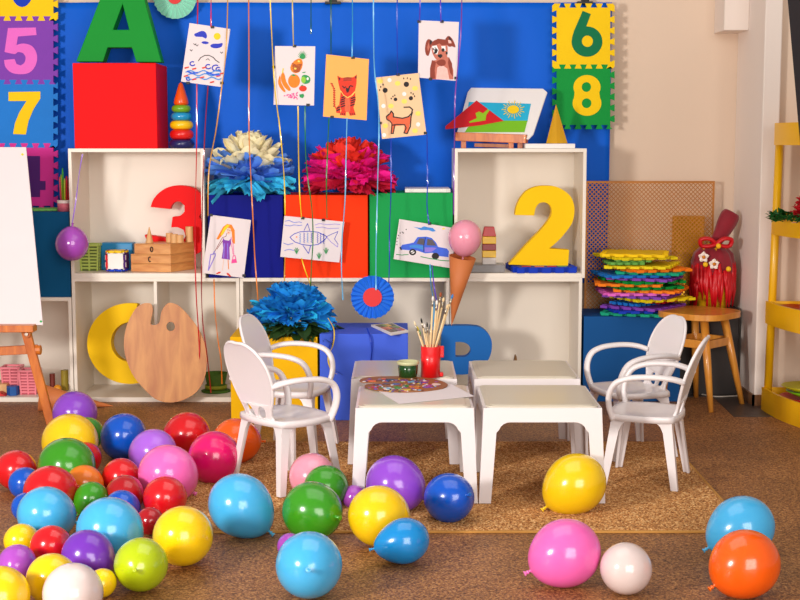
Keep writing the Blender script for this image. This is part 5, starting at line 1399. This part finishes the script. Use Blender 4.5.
for x0, x1, y in ((208, 232, 395), (205, 230, 410), (208, 230, 425), (210, 232, 440), (275, 300, 385), (275, 300, 400), (274, 296, 415), (272, 295, 432), (180, 200, 450), (178, 200, 465), (212, 232, 380)): d.line('black', S([(x0, y + 5), (x1, y - 4)], *k), .9)
for x in (205, 218, 230, 272, 285, 297): d.line('black', S([(x, 488), (x, 500)], *k), .4)
d.line('black', S([(218, 308), (228, 320), (238, 312)], *k), .7); d.line('black', S([(262, 312), (272, 304), (284, 310)], *k), .7)
d.poly('black', S([(240, 318), (255, 322), (262, 305), (268, 312), (258, 345), (246, 352), (240, 335)], *k))
d.line('paleyel', S([(205, 340), (225, 370), (250, 385), (280, 372), (300, 345)], *k), .4)
d.poly('black', S([(190, 248), (203, 258), (196, 270)], *k)); d.poly('black', S([(300, 246), (311, 238), (308, 262)], *k))
d.done()
# cat (scale 7.066, origin 370,60)
k = (370, 60, 7.066)
d = Drawing([(376, 77.5), (418.5, 73), (426.5, 134.5), (382, 139)], mat('peach_paper', (240, 200, 156), .8, .03), 'drawing of an orange cat with black paw prints on peach paper', Y=7.45, clips=((398, 74.5), (380, 123), (425.5, 133)))
for x, y in ((72, 150), (195, 165), (318, 200), (242, 292), (148, 325), (340, 378), (108, 465), (318, 500)): d.poly('paleyel', S(ell(x, y, 20, 17, 12), *k))
for x, y in ((138, 142), (242, 240), (95, 325), (340, 455), (100, 530)): d.poly('white', S(ell(x, y, 15, 15, 12), *k))
for x, y, r_, tt in ((257, 172, 19, ((238, 130), (264, 128), (286, 134))), (107, 214, 18, ((68, 212), (76, 190), (92, 174))), (180, 278, 13, ((150, 272), (162, 258), (175, 250))), (289, 270, 15, ((290, 232), (305, 240), (315, 256)))):
    d.poly('black', S(ell(x, y, r_, r_, 14), *k))
    for a_, b_ in tt: d.poly('black', S(ell(a_, b_, 4.5, 7, 8), *k))
d.poly('rufous', S([(115, 400), (140, 380), (150, 360), (165, 380), (165, 402), (230, 412), (270, 402), (290, 395), (290, 430), (280, 455), (270, 520), (240, 515), (245, 460), (190, 465), (170, 470), (160, 520), (145, 525), (150, 450), (135, 430), (118, 420)], *k), 1)
d.line('black', S([(115, 400), (140, 380), (150, 360), (165, 380), (165, 402), (230, 412), (272, 400), (295, 375), (300, 350), (280, 332), (240, 334)], *k), .9)
d.line('black', S([(160, 460), (190, 455), (245, 458), (255, 480), (240, 515), (262, 520), (285, 470), (290, 400), (300, 370)], *k), .8)
d.line('black', S([(115, 405), (120, 422), (140, 430), (155, 450), (150, 520), (165, 518), (175, 460)], *k), .7)
d.done()
# dog (scale 7.5, origin 410,10)
k = (410, 10, 7.5)
d = Drawing([(418.8, 20.3), (459, 22), (456.8, 81), (418, 77.5)], PAPER, 'drawing of a brown puppy on white paper', Y=7.46, clips=((442, 21.5), (419, 21.5), (430.5, 79), (456, 78)))
d.poly('lbrown', S([(165, 240), (210, 218), (260, 225), (280, 260), (282, 320), (270, 370), (235, 380), (200, 375), (170, 330), (160, 280)], *k), 2)
d.poly('brown', S([(165, 240), (210, 215), (265, 222), (278, 262), (240, 265), (220, 250), (190, 265), (165, 270)], *k), 1)
d.poly('brown', S([(165, 235), (140, 218), (122, 235), (112, 290), (120, 335), (140, 342), (155, 290)], *k), 2); d.poly('lbrown', S([(140, 240), (128, 280), (135, 310), (148, 280)], *k), 1)
d.poly('brown', S([(262, 232), (280, 198), (300, 198), (325, 230), (342, 280), (315, 272), (290, 275)], *k), 2); d.poly('palpink', S([(285, 225), (305, 225), (312, 250), (290, 250)], *k), 1)
d.poly('lbrown', S([(150, 520), (150, 440), (165, 380), (200, 375), (270, 340), (300, 370), (325, 450), (325, 520)], *k), 1)
d.poly('brown', S([(150, 515), (152, 430), (165, 375), (195, 390), (185, 450), (190, 515)], *k), 1); d.poly('brown', S([(300, 470), (285, 400), (290, 350), (315, 400), (322, 500)], *k), 1)
d.poly('palpink', S([(195, 520), (205, 430), (240, 410), (280, 440), (295, 520)], *k), 1)
d.poly('brown', S([(195, 390), (235, 370), (265, 380), (265, 410), (235, 422), (210, 410)], *k), 2)
d.poly('white', S([(165, 270), (200, 265), (215, 300), (205, 335), (180, 325)], *k), 1); d.poly('white', S([(235, 270), (265, 270), (268, 305), (240, 310)], *k), 1)
d.poly('black', S([(165, 290), (190, 280), (210, 300), (200, 325), (175, 330), (185, 305)], *k), 1); d.poly('black', S(ell(248, 300, 12, 14, 10), *k)); d.poly('white', S(ell(185, 290, 6, 6, 8), *k))
d.poly('black', S([(208, 335), (235, 330), (245, 345), (228, 362), (210, 350)], *k), 1); d.poly('black', S(ell(275, 323, 8, 12, 8), *k)); d.poly('black', S([(150, 225), (168, 232), (158, 262), (148, 250)], *k), 1); d.poly('black', S([(285, 200), (300, 205), (318, 232), (300, 228)], *k), 1)
d.done()
# girl (scale 7.5, origin 195,205)
k = (195, 205, 7.5)
d = Drawing([(210.8, 214.8), (251, 220), (243.8, 278), (202.3, 273)], PAPER, 'drawing of a girl with long yellow hair, a handbag and an umbrella', Y=7.545, clips=((211, 215), (244, 275.5)))
d.poly('orange', S([(240, 142), (275, 148), (298, 190), (300, 290), (282, 288), (275, 200), (240, 170), (215, 215), (175, 260), (160, 255), (190, 200), (210, 165)], *k), 1)
d.poly('yellow', S([(238, 146), (262, 150), (250, 165), (225, 195), (200, 230), (192, 225), (212, 178)], *k), 1)
d.poly('skin', S([(240, 172), (268, 178), (268, 210), (250, 222), (238, 205)], *k), 2)
d.line('black', S([(244, 186), (250, 188)], *k), .4); d.line('black', S([(258, 190), (264, 191)], *k), .4); d.line('red', S([(248, 206), (256, 208)], *k), .5)
d.line('brown', S([(240, 210), (232, 235), (205, 245), (180, 290), (150, 345)], *k), .4); d.line('brown', S([(212, 262), (165, 330)], *k), .4)
d.line('pink', S([(270, 240), (285, 290), (292, 380)], *k), .4); d.line('pink', S([(265, 262), (280, 330), (285, 370)], *k), .4)
d.poly('purple', S([(210, 245), (222, 262), (255, 268), (268, 250), (270, 290), (258, 320), (262, 410), (200, 402), (212, 320), (207, 280)], *k), 1)
d.line('lilacink', S([(220, 290), (215, 395)], *k), .7); d.line('lilacink', S([(245, 290), (245, 400)], *k), .7)
d.poly('pink', S([(276, 410), (308, 402), (316, 432), (272, 438)], *k)); d.line('pink', S([(282, 408), (286, 382), (300, 380), (306, 402)], *k), .6)
d.line('lilacink', S([(118, 372), (152, 365), (152, 380), (100, 490), (118, 372)], *k), .7); d.line('lilacink', S([(135, 370), (148, 345)], *k), .7)
d.line('orange', S([(248, 412), (252, 480)], *k), .6); d.line('skin', S([(215, 408), (205, 490)], *k), .5)
d.poly('red', S([(155, 514), (180, 500), (196, 502), (188, 512), (165, 518)], *k)); d.poly('red', S([(236, 508), (252, 512), (272, 535), (262, 538), (240, 522)], *k))
d.done()
# fish (scale 10, origin 275,210)
k = (275, 210, 10)
d = Drawing([(284.3, 215.8), (344.4, 221.8), (339.3, 262.5), (280.3, 256.8)], PAPER, 'drawing of a long blue fish in front of the orange box', Y=7.545, clips=((302.8, 218), (323.4, 219.8)))
body = [(150, 272), (190, 240), (250, 218), (340, 212), (430, 222), (500, 255), (520, 270), (490, 305), (430, 345), (350, 355), (270, 345), (200, 320), (165, 290), (150, 272)]
d.line('navy', S(body, *k), .55)
d.line('navy', S([(515, 265), (570, 240), (630, 215), (595, 290), (630, 340)], *k), .4); d.line('lilacink', S([(515, 270), (560, 320), (625, 370), (630, 340)], *k), .4)
d.line('navy', S([(290, 205), (325, 135), (348, 205)], *k), .45); d.line('navy', S([(280, 355), (335, 435), (355, 360)], *k), .5)
for x0 in (245, 285, 320, 360, 420, 450, 480):
    d.line('sky' if x0 % 3 else 'navy', S([(x0 + 12 * (i % 2), 225 + i * 11 + abs(x0 - 330) * .08) for i in range(10)], *k), .35)
d.poly('orange', S(ell(216, 270, 7, 7, 8), *k))
for pts in ([(100, 112), (140, 104), (190, 125), (240, 118), (265, 125)], [(95, 150), (150, 160), (190, 148), (240, 155), (270, 150)], [(400, 150), (440, 135), (520, 145), (600, 140), (650, 145)], [(410, 175), (480, 170), (530, 185), (640, 182)], [(85, 330), (130, 348), (180, 332)], [(95, 405), (140, 392), (190, 405)]): d.line('lilacink' if pts[0][0] > 300 else 'blue', S(pts, *k), .35)
for x, y in ((215, 400), (440, 450), (510, 400)):
    for dx in (-22, -8, 8, 22): d.line('green', S([(x, y + 38), (x + dx, y - 30 + abs(dx))], *k), .45)
d.done()
# car (scale 9.225, origin 385,210)
k = (385, 210, 9.225)
d = Drawing([(399.3, 219), (456.5, 228.5), (451.5, 268.3), (393.5, 259)], PAPER, 'drawing of a blue car in front of the green box', Y=7.545, clips=((429.7, 223.5),))
d.poly('carblue', S([(140, 345), (160, 320), (210, 312), (265, 300), (300, 250), (380, 245), (430, 258), (470, 300), (490, 340), (570, 355), (590, 380), (585, 435), (500, 425), (440, 395), (370, 400), (300, 375), (210, 370), (150, 365)], *k), 1)
d.poly('sky', S([(225, 330), (270, 320), (350, 330), (355, 365), (290, 350), (230, 345)], *k), 1); d.poly('lilacink', S([(365, 345), (430, 345), (480, 350), (430, 385), (368, 390)], *k), 1)
d.poly('grey', S([(290, 310), (315, 262), (362, 262), (360, 325)], *k)); d.poly('grey', S([(385, 325), (390, 265), (440, 275), (475, 330)], *k))
d.line('black', S([(372, 255), (358, 330), (358, 385)], *k), .5)
for x, y, r_ in ((255, 388, 33), (465, 425, 34)):
    d.poly('black', S(ell(x, y, r_, r_ * .9, 16), *k))
    if x < 300: d.poly('white', S(ell(x, y, 18, 15, 12), *k)); d.line('black', S([(x - 15, y + 8), (x + 15, y - 8)], *k), .6)
d.poly('sky', S([(260, 155), (330, 165), (360, 150), (400, 160), (440, 165), (470, 195), (440, 200), (400, 185), (330, 185), (300, 170)], *k), 1)
for p_ in ((110, 320), (110, 290), (118, 260), (125, 235), (140, 212), (160, 205), (170, 212), (195, 180)): d.poly('black', S(ell(p_[0], p_[1], 5, 6, 6), *k))
d.line('green', S([(105, 410), (160, 415), (215, 410)], *k), .6); d.line('green', S([(330, 430), (400, 445), (520, 465), (590, 470)], *k), .6)
d.line('black', S([(140, 345), (150, 365)], *k), 1); d.poly('paleyel', S(ell(540, 172, 14, 8, 8), *k))
d.done()

# ------------------------------------------------------------ camera
cam = bpy.data.cameras.new('camera'); co = bpy.data.objects.new('camera', cam); COL.objects.link(co)
cam.sensor_width = 36; cam.lens = F / 800 * 36; cam.clip_end = 100
co.location = (0, 0, H); co.rotation_euler = (PI / 2 - PITCH, 0, 0)
SC.camera = co

# ------------------------------------------------------------ light
def area(name, loc, target, size, power, col=(1, 1, 1), shape='SQUARE', sy=None):
    l = bpy.data.lights.new(name, 'AREA'); l.energy = power; l.color = col; l.size = size; l.shape = shape
    if sy: l.size_y = sy
    o = bpy.data.objects.new(name, l); COL.objects.link(o); o.location = loc
    o.rotation_euler = (Vector(target) - Vector(loc)).to_track_quat('-Z', 'Y').to_euler()
    return o
area('key_lamp', (-3.2, 1.55, 1.65), (0.1, 7.0, .7), .7, 235, (1, .95, .9), 'DISK')
area('added_fill', (2.0, -3.2, 2.4), (.5, 7, .7), 4.5, 480, (1, .94, .88))  # added broad fill, like bounce from behind the camera, to lighten shadows
area('overhead_fill', (0, 5.0, 2.95), (0, 5.6, 0), 2.4, 30, (1, .95, .9))  # added soft fill from above, not an actual ceiling fixture
w = bpy.data.worlds.new('world'); SC.world = w; w.use_nodes = True
w.node_tree.nodes['Background'].inputs[0].default_value = (.95, .86, .80, 1)
w.node_tree.nodes['Background'].inputs[1].default_value = 0.36
SC.view_settings.view_transform = 'Standard'; SC.view_settings.look = 'None'
SC.view_settings.exposure = -0.12; SC.view_settings.gamma = 1; SC.view_settings.use_curve_mapping = False
